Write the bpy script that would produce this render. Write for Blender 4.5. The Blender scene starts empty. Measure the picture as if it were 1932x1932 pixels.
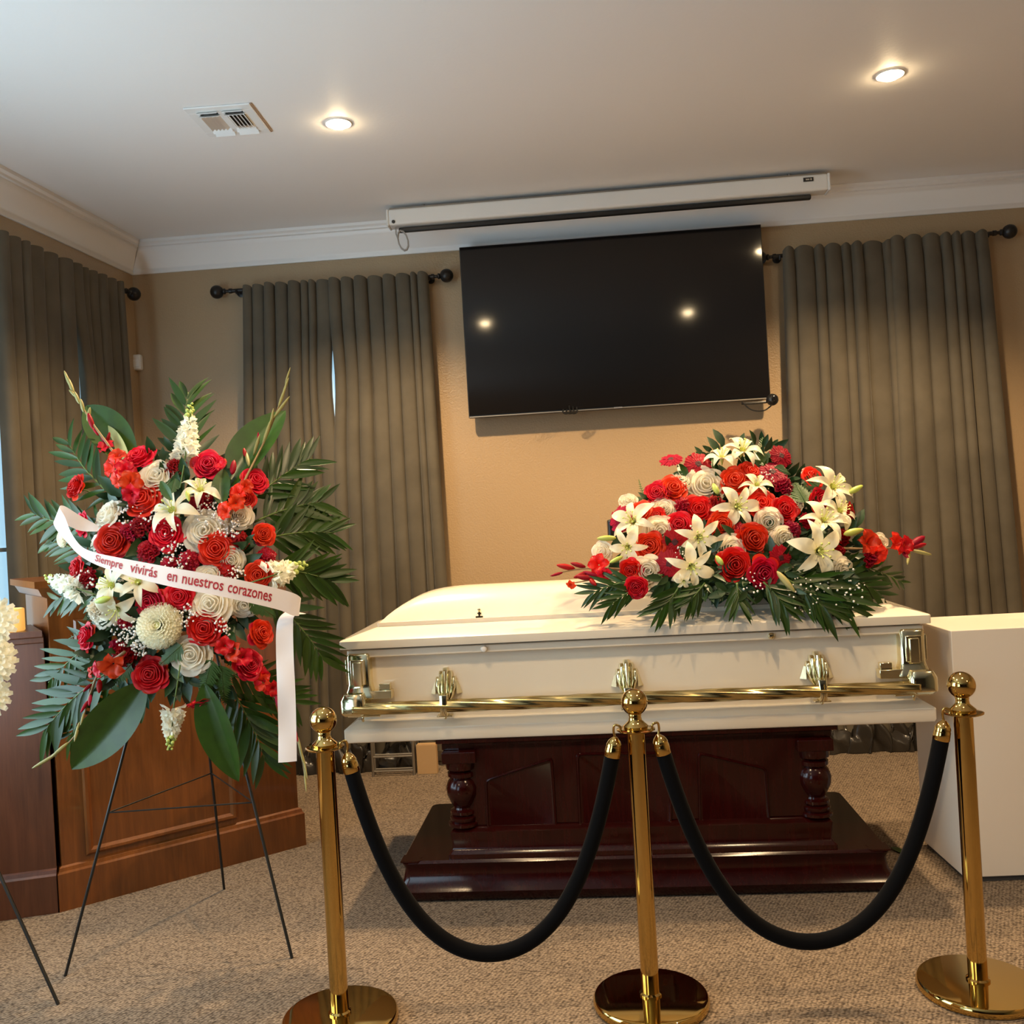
import bpy, math, random
from mathutils import Vector, Matrix

S = bpy.context.scene
COL = S.collection
PI = math.pi
V = Vector
rnd = random.Random(7)

# ------------------------------------------------------------------ camera
F = 1790.0          # focal length in pixels of the 1932 px frame
ROLL = 0.0570       # camera roll
CH = 1.513          # camera height
CR, SR = math.cos(ROLL), math.sin(ROLL)
cam_d = bpy.data.cameras.new('camera')
cam_d.sensor_width = 36.0
cam_d.lens = 36.0 * F / 1932.0
cam_d.clip_start = 0.05
cam = bpy.data.objects.new('camera', cam_d)
COL.objects.link(cam)
cam.matrix_world = Matrix(((CR, SR, 0, 0), (0, 0, -1, 0), (-SR, CR, 0, CH), (0, 0, 0, 1)))
S.camera = cam

# ------------------------------------------------------------------ world, lamps, exposure
w = bpy.data.worlds.new('world'); S.world = w
w.use_nodes = True
w.node_tree.nodes['Background'].inputs[0].default_value = (0.80, 0.90, 1.0, 1)
w.node_tree.nodes['Background'].inputs[1].default_value = 0.55
S.view_settings.view_transform = 'Standard'
S.view_settings.look = 'None'
S.view_settings.exposure = 0.0
S.view_settings.gamma = 1.0
S.view_settings.use_curve_mapping = False
S.cycles.use_denoising = True
S.cycles.sample_clamp_indirect = 6.0
S.cycles.max_bounces = 7
S.cycles.diffuse_bounces = 5

WARM = (1.0, 0.70, 0.39)
DAY = (0.60, 0.83, 1.0)
CEIL = 3.33
LAMP_W = [330.0, 330.0, 105.0, 105.0, 100.0, 100.0]   # ceiling downlights, the two in view first; last two are added fill light
LAMP_XY = [(-0.69, 4.33), (1.76, 4.15), (-0.64, 2.30), (1.31, 1.98), (-1.95, 0.30), (3.15, 0.20)]
DAY_W = 92.0        # tall window on the left wall, just outside the frame


def area_light(name, loc, target, sx, sy, power, color):
    d = bpy.data.lights.new(name, 'AREA'); d.shape = 'RECTANGLE'; d.size = sx; d.size_y = sy
    d.energy = power; d.color = color
    o = bpy.data.objects.new(name, d); COL.objects.link(o); o.location = loc
    o.rotation_euler = (V(target) - V(loc)).to_track_quat('-Z', 'Y').to_euler()
    return o


# ------------------------------------------------------------------ photo geometry helpers
def ray(x, y):
    dx, dy = x - 966.0, y - 966.0
    u = dx * CR - dy * SR
    v = dx * SR + dy * CR
    return V((u / F, 1.0, -v / F))


def P(x, y, Y):
    r = ray(x, y)
    return V((r.x * Y, Y, CH + r.z * Y))


def on_plane(x, y, p0, n):
    r = ray(x, y); o = V((0, 0, CH))
    t = (V(p0) - o).dot(V(n)) / r.dot(V(n))
    return o + r * t


def on_z(x, y, z):
    return on_plane(x, y, (0, 0, z), (0, 0, 1))


# ------------------------------------------------------------------ materials
def nodes_of(m):
    m.use_nodes = True
    return m.node_tree.nodes, m.node_tree.links


def mat(name, col, rough=0.5, metal=0.0, coat=0.0, sheen=0.0, spec=0.5, bump=0.0, bscale=200.0, bdist=0.002,
        var=0.0, vscale=3.0, transl=0.0, hue=0.0, emit=None, estr=0.0, sub=0.0, val=0.0):
    m = bpy.data.materials.new(name)
    N, L = nodes_of(m)
    b = N['Principled BSDF']
    c4 = (col[0], col[1], col[2], 1)
    b.inputs['Base Color'].default_value = c4
    b.inputs['Roughness'].default_value = rough
    b.inputs['Metallic'].default_value = metal
    b.inputs['Coat Weight'].default_value = coat
    b.inputs['Coat Roughness'].default_value = 0.08
    b.inputs['Sheen Weight'].default_value = sheen
    b.inputs['Sheen Roughness'].default_value = 0.4
    b.inputs['Specular IOR Level'].default_value = spec
    if sub:
        b.inputs['Subsurface Weight'].default_value = sub
        b.inputs['Subsurface Scale'].default_value = 0.02
    out_col = None
    if var:
        t = N.new('ShaderNodeTexCoord'); n = N.new('ShaderNodeTexNoise'); n.inputs['Scale'].default_value = vscale
        n.inputs['Detail'].default_value = 5
        L.new(t.outputs['Object'], n.inputs['Vector'])
        r = N.new('ShaderNodeMapRange'); r.inputs[1].default_value = 0.3; r.inputs[2].default_value = 0.7
        r.inputs[3].default_value = 1 - var; r.inputs[4].default_value = 1 + var
        L.new(n.outputs['Fac'], r.inputs[0])
        x = N.new('ShaderNodeVectorMath'); x.operation = 'SCALE'; x.inputs[0].default_value = col
        L.new(r.outputs[0], x.inputs['Scale'])
        out_col = x.outputs[0]
    if hue or val:
        oi = N.new('ShaderNodeObjectInfo'); h = N.new('ShaderNodeHueSaturation')
        r = N.new('ShaderNodeMapRange'); r.inputs[3].default_value = 0.5 - hue; r.inputs[4].default_value = 0.5 + hue
        L.new(oi.outputs['Random'], r.inputs[0]); L.new(r.outputs[0], h.inputs['Hue'])
        mm = N.new('ShaderNodeMath'); mm.operation = 'MULTIPLY'; mm.inputs[1].default_value = 7.31
        L.new(oi.outputs['Random'], mm.inputs[0])
        fr = N.new('ShaderNodeMath'); fr.operation = 'FRACT'; L.new(mm.outputs[0], fr.inputs[0])
        r2 = N.new('ShaderNodeMapRange'); r2.inputs[3].default_value = 1 - val; r2.inputs[4].default_value = 1 + val
        L.new(fr.outputs[0], r2.inputs[0]); L.new(r2.outputs[0], h.inputs['Value'])
        h.inputs['Color'].default_value = c4
        if out_col: L.new(out_col, h.inputs['Color'])
        out_col = h.outputs['Color']
    if out_col: L.new(out_col, b.inputs['Base Color'])
    if bump:
        t = N.new('ShaderNodeTexCoord'); n = N.new('ShaderNodeTexNoise'); n.inputs['Scale'].default_value = bscale
        n.inputs['Detail'].default_value = 3
        L.new(t.outputs['Object'], n.inputs['Vector'])
        bp = N.new('ShaderNodeBump'); bp.inputs['Strength'].default_value = bump; bp.inputs['Distance'].default_value = bdist
        L.new(n.outputs['Fac'], bp.inputs['Height']); L.new(bp.outputs[0], b.inputs['Normal'])
    if emit:
        b.inputs['Emission Color'].default_value = (*emit, 1); b.inputs['Emission Strength'].default_value = estr
    if transl:
        tr = N.new('ShaderNodeBsdfTranslucent'); mx = N.new('ShaderNodeMixShader')
        mx.inputs[0].default_value = transl
        tr.inputs[0].default_value = c4
        if out_col: L.new(out_col, tr.inputs[0])
        L.new(b.outputs[0], mx.inputs[1]); L.new(tr.outputs[0], mx.inputs[2])
        L.new(mx.outputs[0], N['Material Output'].inputs[0])
    return m


def wood(name, c1, c2, rough, scale, coat=0.0, axis='Z', spec=0.5):
    m = bpy.data.materials.new(name); N, L = nodes_of(m); b = N['Principled BSDF']
    t = N.new('ShaderNodeTexCoord'); mp = N.new('ShaderNodeMapping')
    mp.inputs['Scale'].default_value = (14, 14, 1.1) if axis == 'Z' else (1.1, 14, 14)
    L.new(t.outputs['Object'], mp.inputs[0])
    n = N.new('ShaderNodeTexNoise'); n.inputs['Scale'].default_value = scale; n.inputs['Detail'].default_value = 8
    n.inputs['Roughness'].default_value = 0.65; n.inputs['Distortion'].default_value = 0.6
    L.new(mp.outputs[0], n.inputs['Vector'])
    r = N.new('ShaderNodeValToRGB'); r.color_ramp.elements[0].position = 0.3; r.color_ramp.elements[1].position = 0.72
    r.color_ramp.elements[0].color = (*c1, 1); r.color_ramp.elements[1].color = (*c2, 1)
    L.new(n.outputs['Fac'], r.inputs[0]); L.new(r.outputs[0], b.inputs['Base Color'])
    b.inputs['Roughness'].default_value = rough; b.inputs['Coat Weight'].default_value = coat; b.inputs['Specular IOR Level'].default_value = spec
    b.inputs['Coat Roughness'].default_value = 0.06
    bp = N.new('ShaderNodeBump'); bp.inputs['Strength'].default_value = 0.06; bp.inputs['Distance'].default_value = 0.001
    L.new(n.outputs['Fac'], bp.inputs['Height']); L.new(bp.outputs[0], b.inputs['Normal'])
    return m


def carpet_mat():
    m = bpy.data.materials.new('carpet'); N, L = nodes_of(m); b = N['Principled BSDF']
    t = N.new('ShaderNodeTexCoord'); mp = N.new('ShaderNodeMapping')
    mp.inputs['Rotation'].default_value = (0, 0, 0.5)
    L.new(t.outputs['Object'], mp.inputs[0])
    wv = N.new('ShaderNodeTexWave'); wv.inputs['Scale'].default_value = 26; wv.inputs['Distortion'].default_value = 5
    wv.inputs['Detail'].default_value = 3; wv.inputs['Detail Scale'].default_value = 3
    L.new(mp.outputs[0], wv.inputs['Vector'])
    mp2 = N.new('ShaderNodeMapping'); mp2.inputs['Rotation'].default_value = (0, 0, 0.5); mp2.inputs['Scale'].default_value = (90, 210, 1)
    L.new(t.outputs['Object'], mp2.inputs[0])
    vo = N.new('ShaderNodeTexVoronoi'); vo.inputs['Scale'].default_value = 1.0
    L.new(mp2.outputs[0], vo.inputs['Vector'])
    n2 = N.new('ShaderNodeTexNoise'); n2.inputs['Scale'].default_value = 1.6; n2.inputs['Detail'].default_value = 4
    L.new(t.outputs['Object'], n2.inputs['Vector'])
    mx = N.new('ShaderNodeMath'); mx.operation = 'MULTIPLY_ADD'; mx.inputs[1].default_value = 0.22
    L.new(wv.outputs['Fac'], mx.inputs[0])
    m3 = N.new('ShaderNodeMath'); m3.operation = 'MULTIPLY'; m3.inputs[1].default_value = 0.85
    L.new(vo.outputs['Distance'], m3.inputs[0]); L.new(m3.outputs[0], mx.inputs[2])
    r = N.new('ShaderNodeValToRGB')
    r.color_ramp.elements[0].position = 0.10; r.color_ramp.elements[0].color = (0.33, 0.255, 0.185, 1)
    r.color_ramp.elements[1].position = 0.85; r.color_ramp.elements[1].color = (0.070, 0.052, 0.038, 1)
    L.new(mx.outputs[0], r.inputs[0])
    v = N.new('ShaderNodeMapRange'); v.inputs[1].default_value = 0.3; v.inputs[2].default_value = 0.7
    v.inputs[3].default_value = 0.92; v.inputs[4].default_value = 1.08
    L.new(n2.outputs['Fac'], v.inputs[0])
    sc = N.new('ShaderNodeVectorMath'); sc.operation = 'SCALE'
    L.new(r.outputs[0], sc.inputs[0]); L.new(v.outputs[0], sc.inputs['Scale'])
    L.new(sc.outputs[0], b.inputs['Base Color'])
    b.inputs['Roughness'].default_value = 0.95; b.inputs['Specular IOR Level'].default_value = 0.1
    bp = N.new('ShaderNodeBump'); bp.inputs['Strength'].default_value = 0.55; bp.inputs['Distance'].default_value = 0.004; bp.invert = True
    L.new(mx.outputs[0], bp.inputs['Height']); L.new(bp.outputs[0], b.inputs['Normal'])
    return m


M = {
    'wall': mat('wall_paint', (0.385, 0.272, 0.155), 0.36, bump=0.6, bscale=95, bdist=0.004, spec=0.45),
    'rearwall': mat('unseen_rear_wall', (0.075, 0.045, 0.028), 0.5),  # unseen rear wall, made dark to dim reflections and bounced light
    'ceiling': mat('ceiling_paint', (0.85, 0.83, 0.80), 0.55, bump=0.25, bscale=60, bdist=0.002),
    'crown': mat('crown_paint', (0.84, 0.82, 0.79), 0.4),
    'carpet': carpet_mat(),
    'curtain': mat('velvet', (0.104, 0.089, 0.065), 0.9, sheen=0.15, var=0.14, vscale=5.0, bump=0.15, bscale=300, bdist=0.001, spec=0.15),
    'hem': mat('satin_lining', (0.022, 0.019, 0.016), 0.25),
    'rod': mat('bronze_rod', (0.018, 0.015, 0.013), 0.38, metal=0.4),
    'casket': mat('casket_lacquer', (0.78, 0.70, 0.565), 0.26, coat=0.6),
    'seam': mat('gasket', (0.10, 0.09, 0.08), 0.6),
    'gold': mat('champagne_gold', (0.86, 0.78, 0.52), 0.10, metal=1.0),
    'goldbar': mat('gold_bar', (0.58, 0.46, 0.21), 0.20, metal=1.0),
    'brass': mat('polished_brass', (0.62, 0.41, 0.13), 0.06, metal=1.0),
    'mahogany': wood('mahogany', (0.014, 0.0012, 0.0009), (0.027, 0.0024, 0.0018), 0.16, 3.0, coat=0.0, spec=0.3),
    'oak': wood('stained_oak', (0.120, 0.034, 0.006), (0.215, 0.066, 0.012), 0.30, 3.2, coat=0.35),
    'oakshaded': wood('stained_oak_shaded', (0.075, 0.022, 0.008), (0.125, 0.040, 0.016), 0.38, 3.2, coat=0.2),  # oak again, with the shade of the turned-away cabinet put into the colour
    'rope': mat('black_velvet', (0.004, 0.004, 0.0045), 0.95, sheen=0.05, spec=0.05),
    'pedestal': mat('white_laminate', (0.74, 0.66, 0.56), 0.45),
    'toe': mat('toe_kick', (0.06, 0.055, 0.05), 0.7),
    'tvscreen': mat('tv_glass', (0.008, 0.007, 0.007), 0.07, spec=0.4),
    'tvframe': mat('tv_bezel', (0.012, 0.012, 0.012), 0.35),
    'silver': mat('silver_strip', (0.5, 0.5, 0.5), 0.35, metal=1.0),
    'whiteplastic': mat('white_plastic', (0.74, 0.72, 0.68), 0.4),
    'blackplastic': mat('black_plastic', (0.012, 0.012, 0.012), 0.3),
    'dark': mat('duct_dark', (0.012, 0.011, 0.010), 0.8),
    'ventwhite': mat('vent_enamel', (0.80, 0.79, 0.76), 0.4),
    'ventstain': mat('vent_stain', (0.30, 0.20, 0.13), 0.7),
    'wire': mat('black_wire', (0.014, 0.014, 0.013), 0.4, metal=0.3),
    'greywire': mat('grey_cord', (0.33, 0.31, 0.28), 0.6),
    'steel': mat('dull_steel', (0.30, 0.28, 0.25), 0.4, metal=0.8),
    'card': mat('cardboard', (0.42, 0.27, 0.13), 0.8, bump=0.1),
    'red': mat('red_petal', (0.66, 0.010, 0.012), 0.42, transl=0.22, hue=0.010, val=0.22, spec=0.3),
    'coral': mat('coral_petal', (0.76, 0.018, 0.014), 0.42, transl=0.22, hue=0.010, val=0.12, spec=0.3),
    'orange': mat('gladiolus_petal', (0.68, 0.010, 0.010), 0.42, transl=0.28, hue=0.012, val=0.15, spec=0.3),
    'crimson': mat('crimson_petal', (0.34, 0.003, 0.017), 0.5, transl=0.18, hue=0.008, val=0.2, spec=0.25),
    'white': mat('cream_petal', (0.93, 0.88, 0.75), 0.5, transl=0.50, val=0.06, spec=0.3),
    'lily': mat('lily_petal', (0.86, 0.81, 0.60), 0.42, transl=0.25, val=0.05, spec=0.35),
    'lilythroat': mat('lily_throat', (0.62, 0.66, 0.18), 0.45),
    'mum': mat('mum_petal', (0.93, 0.90, 0.74), 0.5, transl=0.35, val=0.05),
    'mumcentre': mat('mum_heart', (0.62, 0.60, 0.28), 0.5),
    'snap': mat('snapdragon_petal', (0.93, 0.92, 0.80), 0.5, transl=0.35),
    'snapgreen': mat('snapdragon_bud', (0.45, 0.55, 0.14), 0.5),
    'bud': mat('lily_bud', (0.45, 0.52, 0.10), 0.42, hue=0.02, val=0.2),
    'discdark': mat('gerbera_disc', (0.05, 0.004, 0.008), 0.7),
    'breath': mat('tiny_white_blossom', (0.84, 0.80, 0.74), 0.6),
    'stem': mat('flower_stem', (0.10, 0.16, 0.035), 0.5),
    'gladstem': mat('gladiolus_stem', (0.24, 0.15, 0.06), 0.5),
    'gladtip': mat('gladiolus_sheath', (0.28, 0.25, 0.08), 0.5),
    'palm': mat('palm_leaf', (0.024, 0.060, 0.006), 0.38, transl=0.18, hue=0.02, val=0.35, spec=0.5),
    'broad': mat('broad_leaf', (0.026, 0.074, 0.007), 0.36, transl=0.15, hue=0.012, val=0.15, var=0.18, vscale=9, spec=0.5),
    'paleleaf': mat('pale_leaf', (0.50, 0.52, 0.22), 0.4, transl=0.2),
    'filler': mat('filler_leaf', (0.016, 0.050, 0.013), 0.42, hue=0.02),
    'fern': mat('fern_leaf', (0.045, 0.105, 0.022), 0.45, transl=0.15),
    'ribbon': mat('satin_ribbon', (0.84, 0.77, 0.74), 0.30, sheen=0.3, transl=0.12),
    'letters': mat('red_print', (0.42, 0.02, 0.03), 0.5),
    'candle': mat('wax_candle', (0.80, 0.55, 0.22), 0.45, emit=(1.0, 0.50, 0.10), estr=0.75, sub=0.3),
    'flame': mat('candle_light', (1, 0.8, 0.4), 0.5, emit=(1.0, 0.7, 0.3), estr=3.0),
    'lamp': mat('lamp_lens', (1, 1, 1), 0.5, emit=(1.0, 0.74, 0.42), estr=160.0),
    'pane': mat('daylit_blind', (0.6, 0.75, 0.85), 0.4, emit=(0.45, 0.76, 0.98), estr=0.85),
    'frame': mat('window_paint', (0.74, 0.72, 0.70), 0.4),
}


# ------------------------------------------------------------------ mesh helpers
class MB:
    def __init__(s):
        s.v = []; s.f = []; s.mi = []; s.cur = 0

    def add(s, vs, fs, mtx=None):
        o = len(s.v)
        if mtx is not None: vs = [mtx @ V(p) for p in vs]
        s.v.extend([tuple(p) for p in vs]); s.f.extend([tuple(i + o for i in f) for f in fs]); s.mi.extend([s.cur] * len(fs))
        return s

    def box(s, c, d, mtx=None):
        x, y, z = d[0] / 2, d[1] / 2, d[2] / 2
        vs = [(c[0] + a * x, c[1] + b * y, c[2] + e * z) for a in (-1, 1) for b in (-1, 1) for e in (-1, 1)]
        return s.add(vs, [(0, 1, 3, 2), (4, 6, 7, 5), (0, 4, 5, 1), (2, 3, 7, 6), (0, 2, 6, 4), (1, 5, 7, 3)], mtx)

    def loops(s, rings, closed=True, cap0=False, cap1=False, mtx=None):
        n = len(rings[0]); vs = [p for r in rings for p in r]; fs = []
        for i in range(len(rings) - 1):
            for j in range(n if closed else n - 1):
                k = (j + 1) % n
                fs.append((i * n + j, i * n + k, (i + 1) * n + k, (i + 1) * n + j))
        if cap0: fs.append(tuple(range(n - 1, -1, -1)))
        if cap1: fs.append(tuple((len(rings) - 1) * n + j for j in range(n)))
        return s.add(vs, fs, mtx)

    def lathe(s, prof, n=24, mtx=None, cap0=True, cap1=True):
        rings = [[(r * math.cos(2 * PI * j / n), r * math.sin(2 * PI * j / n), z) for j in range(n)] for r, z in prof]
        return s.loops(rings, True, cap0, cap1, mtx)

    def tube(s, pts, rad, n=8, caps=True):
        pts = [V(p) for p in pts]; m = len(pts)
        if not hasattr(rad, '__len__'): rad = [rad] * m
        rings = []; up = None
        for i in range(m):
            t = (pts[min(i + 1, m - 1)] - pts[max(i - 1, 0)]).normalized()
            if up is None:
                a = V((0, 0, 1)) if abs(t.z) < 0.9 else V((1, 0, 0))
                up = (a - t * a.dot(t)).normalized()
            else:
                up = (up - t * up.dot(t)).normalized()
            sd = t.cross(up)
            rings.append([pts[i] + (up * math.cos(2 * PI * j / n) + sd * math.sin(2 * PI * j / n)) * rad[i] for j in range(n)])
        return s.loops(rings, True, caps, caps)

    def grid(s, fn, nu, nv, mtx=None, closed=False):
        rings = [[fn(j / (nu - 1) if not closed else j / nu, i / (nv - 1)) for j in range(nu)] for i in range(nv)]
        return s.loops(rings, closed, False, False, mtx)

    def prism(s, poly, h0, h1, mtx=None):      # polygon in XY extruded along Z
        n = len(poly)
        return s.loops([[(x, y, h0) for x, y in poly], [(x, y, h1) for x, y in poly]], True, True, True, mtx)

    def sphere(s, c, r, n=12, m=8, sc=(1, 1, 1)):
        c = V(c)
        prof = [(max(1e-5, math.sin(PI * i / m)) * r, -math.cos(PI * i / m) * r) for i in range(m + 1)]
        return s.lathe([(a * 1.0, b) for a, b in prof], n, Matrix.Translation(c) @ Matrix.Diagonal((sc[0], sc[1], sc[2], 1)))

    def mesh(s, name, mats, angle=35):
        me = bpy.data.meshes.new(name)
        me.from_pydata(s.v, [], s.f)
        if not isinstance(mats, (list, tuple)): mats = [mats]
        for q in mats: me.materials.append(q)
        if len(mats) > 1: me.polygons.foreach_set('material_index', s.mi)
        me.polygons.foreach_set('use_smooth', [angle > 0] * len(me.polygons))
        if 0 < angle < 180: me.set_sharp_from_angle(angle=math.radians(angle))
        me.update()
        return me


def link(name, data, parent=None, mtx=None, **props):
    o = bpy.data.objects.new(name, data); COL.objects.link(o)
    if parent is not None: o.parent = parent
    if mtx is not None: o.matrix_basis = mtx
    for k, v in props.items(): o[k] = v
    return o


def obj(name, mb, mats, parent=None, mtx=None, angle=35, bevel=0.0, seg=2, **props):
    o = link(name, mb.mesh(name, mats, angle), parent, mtx, **props)
    if bevel:
        b = o.modifiers.new('bevel', 'BEVEL'); b.width = bevel; b.segments = seg; b.limit_method = 'ANGLE'; b.angle_limit = math.radians(40)
        b.harden_normals = False
    return o


def thing(name, label, cat, loc=(0, 0, 0), rz=0.0, group=None, mtx=None):
    o = link(name, None, None, mtx if mtx is not None else Matrix.Translation(V(loc)) @ Matrix.Rotation(rz, 4, 'Z'))
    o.empty_display_size = 0.1
    o['label'] = label; o['category'] = cat
    if group: o['group'] = group
    return o


def rrect(hx, hy, r, z, n=4):
    pts = []
    for cx, cy, a0 in ((hx - r, hy - r, 0), (-hx + r, hy - r, PI / 2), (-hx + r, -hy + r, PI), (hx - r, -hy + r, 1.5 * PI)):
        for i in range(n + 1):
            a = a0 + (PI / 2) * i / n
            pts.append((cx + r * math.cos(a), cy + r * math.sin(a), z))
    return pts


def ring_loft(mb, prof, L, W, r=0.012, cap0=True, cap1=True):
    mb.loops([rrect(L / 2 - o, W / 2 - o, max(r, 0.002), z) for o, z in prof], True, cap0, cap1)
    return mb


def tag(o, label, cat, group=None):
    o['label'] = label; o['category'] = cat
    if group: o['group'] = group
    return o


def catmull(pts, n):
    pts = [V(p) for p in pts]; out = []
    q = [pts[0] * 2 - pts[1]] + pts + [pts[-1] * 2 - pts[-2]]
    m = len(pts) - 1
    for i in range(m):
        p0, p1, p2, p3 = q[i], q[i + 1], q[i + 2], q[i + 3]
        for k in range(n):
            t = k / n
            out.append(0.5 * ((2 * p1) + (p2 - p0) * t + (2 * p0 - 5 * p1 + 4 * p2 - p3) * t * t + (3 * p1 - p0 - 3 * p2 + p3) * t ** 3))
    out.append(pts[-1])
    return out


# ------------------------------------------------------------------ room shell
COR = V((-2.316, 6.007, 0))                       # back-left corner
BD = V((1.0, -0.068, 0)).normalized()             # along back wall to the right
BN = V((-0.068, -1.0, 0)).normalized()            # back wall normal into room
LD = V((-0.126, -1.0, 0)).normalized()            # along left wall towards the camera
LN = V((1.0, -0.126, 0)).normalized()             # left wall normal into room
RX = 4.1
bR = COR + BD * ((RX - COR.x) / BD.x)
lF = COR + LD * 13.5


def wall(name, a, b, n, z0=0.0, z1=CEIL + 0.05, t=0.12):
    mb = MB(); off = -n * t
    mb.loops([[a + V((0, 0, z0)), b + V((0, 0, z0)), b + off + V((0, 0, z0)), a + off + V((0, 0, z0))],
              [a + V((0, 0, z1)), b + V((0, 0, z1)), b + off + V((0, 0, z1)), a + off + V((0, 0, z1))]], True, True, True)
    return obj(name, mb, M['rearwall'] if name == 'wall_front' else M['wall'], angle=0, kind='structure')


wall('wall_back', COR - BD * 0.12, bR + BD * 0.12, BN)
wall('wall_left', COR, lF, LN)
rF = V((RX, lF.y, 0))
wall('wall_right', bR, rF, V((-1, 0, 0)))
wall('wall_front', lF - V((.12, 0, 0)), rF + V((.12, 0, 0)), V((0, 1, 0)))
mb = MB(); mb.box((0.4, -0.6, -0.05), (9.6, 14.4, 0.1)); obj('floor', mb, M['carpet'], angle=0, kind='structure')
mb = MB(); mb.box((0.4, -0.6, CEIL + 0.05), (9.6, 14.4, 0.1)); obj('ceiling', mb, M['ceiling'], angle=0, kind='structure')


def crown(name, a, b, n, d, ma, mb_):
    # profile: (projection from wall, z)
    pr = [(0.0, 3.145), (0.012, 3.145), (0.016, 3.152), (0.016, 3.168), (0.022, 3.178), (0.045, 3.215), (0.075, 3.262), (0.092, 3.278), (0.094, 3.288),
          (0.108, 3.291), (0.110, 3.303), (0.126, 3.312), (0.128, 3.329), (0.0, 3.329)]
    mb = MB()
    mb.loops([[a + n * p + d * (p * ma) + V((0, 0, z)) for p, z in pr], [b + n * p - d * (p * mb_) + V((0, 0, z)) for p, z in pr]], True, True, True)
    return obj(name, mb, M['crown'], angle=50, kind='structure')


crown('trim_1', COR, bR, BN, BD, 1.0, 1.0)
crown('trim_2', COR, lF, LN, LD, 1.0, 1.0)


def baseboard(name, a, b, n):
    mb = MB()
    pr = [(0, 0), (0.016, 0), (0.016, 0.10), (0.010, 0.115), (0.0, 0.12)]
    mb.loops([[a + n * p + V((0, 0, z)) for p, z in pr], [b + n * p + V((0, 0, z)) for p, z in pr]], True, True, True)
    obj(name, mb, M['crown'], angle=50, kind='structure')


baseboard('baseboard_back', COR, bR, BN)
baseboard('baseboard_left', COR, lF, LN)


# windows (behind the curtains) --------------------------------------------------
def window(name, c, d, n, wdt, z0, z1, panes=(2, 3)):
    fr = MB(); t = 0.06
    rot = Matrix(((d.x, n.x, 0, c.x), (d.y, n.y, 0, c.y), (0, 0, 1, 0), (0, 0, 0, 1)))
    h = z1 - z0; zc = (z0 + z1) / 2
    for sx in (-1, 1): fr.box((sx * (wdt / 2 - t / 2), 0.012, zc), (t, 0.024, h))
    for zz in (z0 + t / 2, z1 - t / 2): fr.box((0, 0.012, zz), (wdt - 2 * t, 0.024, t))
    o = obj(name, fr, M['frame'], mtx=rot, angle=0, kind='structure')
    for i in range(panes[0]):
        for j in range(panes[1]):
            pw = (wdt - 2 * t) / panes[0]; ph = (h - 2 * t) / panes[1]
            p = MB(); p.box((-wdt / 2 + t + pw * (i + .5), 0.006, z0 + t + ph * (j + .5)), (pw - 0.02, 0.006, ph - 0.02))
            obj('pane', p, M['pane'], o, angle=0)
    mu = MB()
    for i in range(1, panes[0]): mu.box((-wdt / 2 + t + (wdt - 2 * t) / panes[0] * i, 0.009, zc), (0.02, 0.016, h - 2 * t))
    for j in range(1, panes[1]): mu.box((0, 0.009, z0 + t + (h - 2 * t) / panes[1] * j), (wdt - 2 * t, 0.015, 0.02))
    obj('muntin', mu, M['frame'], o, angle=0)
    return o


OFF = 0.125                                       # mean distance of curtains from the wall


def bw(x, y, off=OFF):
    return on_plane(x, y, COR + BN * off, BN)


def lw(x, y, off=OFF):
    return on_plane(x, y, COR + LN * off, LN)


def bs(p): return (p - COR).dot(BD)               # distance along the back wall
def ls(p): return (p - COR).dot(LD)               # distance along the left wall


b_l0, b_l1 = bs(bw(455, 600)), bs(bw(815, 560))
b_r0, b_r1 = bs(bw(1482, 560)), bs(bw(1890, 560))
wc = COR + BD * ((b_l0 + b_l1) / 2)
window('window_1', wc, BD, BN, 0.95, 0.55, 2.85)
wc = COR + BD * ((b_r0 + b_r1) / 2)
window('window_2', wc, BD, BN, 1.15, 0.55, 2.85)
window('window_3', COR + LD * 0.95, LD * -1.0, LN, 1.30, 0.75, 2.85)
window('window_4', COR + LD * 3.15, LD * -1.0, LN, 2.2, 0.35, 2.85, (3, 3))
p = COR + LD * 3.2 + LN * 0.12
area_light('daylight_near', (p.x, p.y, 1.75), (p.x + 3, p.y + 0.2, 2.6), 2.0, 2.2, DAY_W, DAY)
p = COR + LD * 7.2 + LN * 0.12
window('window_5', COR + LD * 7.2, LD * -1.0, LN, 2.6, 0.35, 2.85, (3, 3))
area_light('daylight_rear', (p.x, p.y, 1.7), (p.x + 3, p.y + 1.0, 2.0), 2.4, 2.2, DAY_W * 0.9, DAY)


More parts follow.
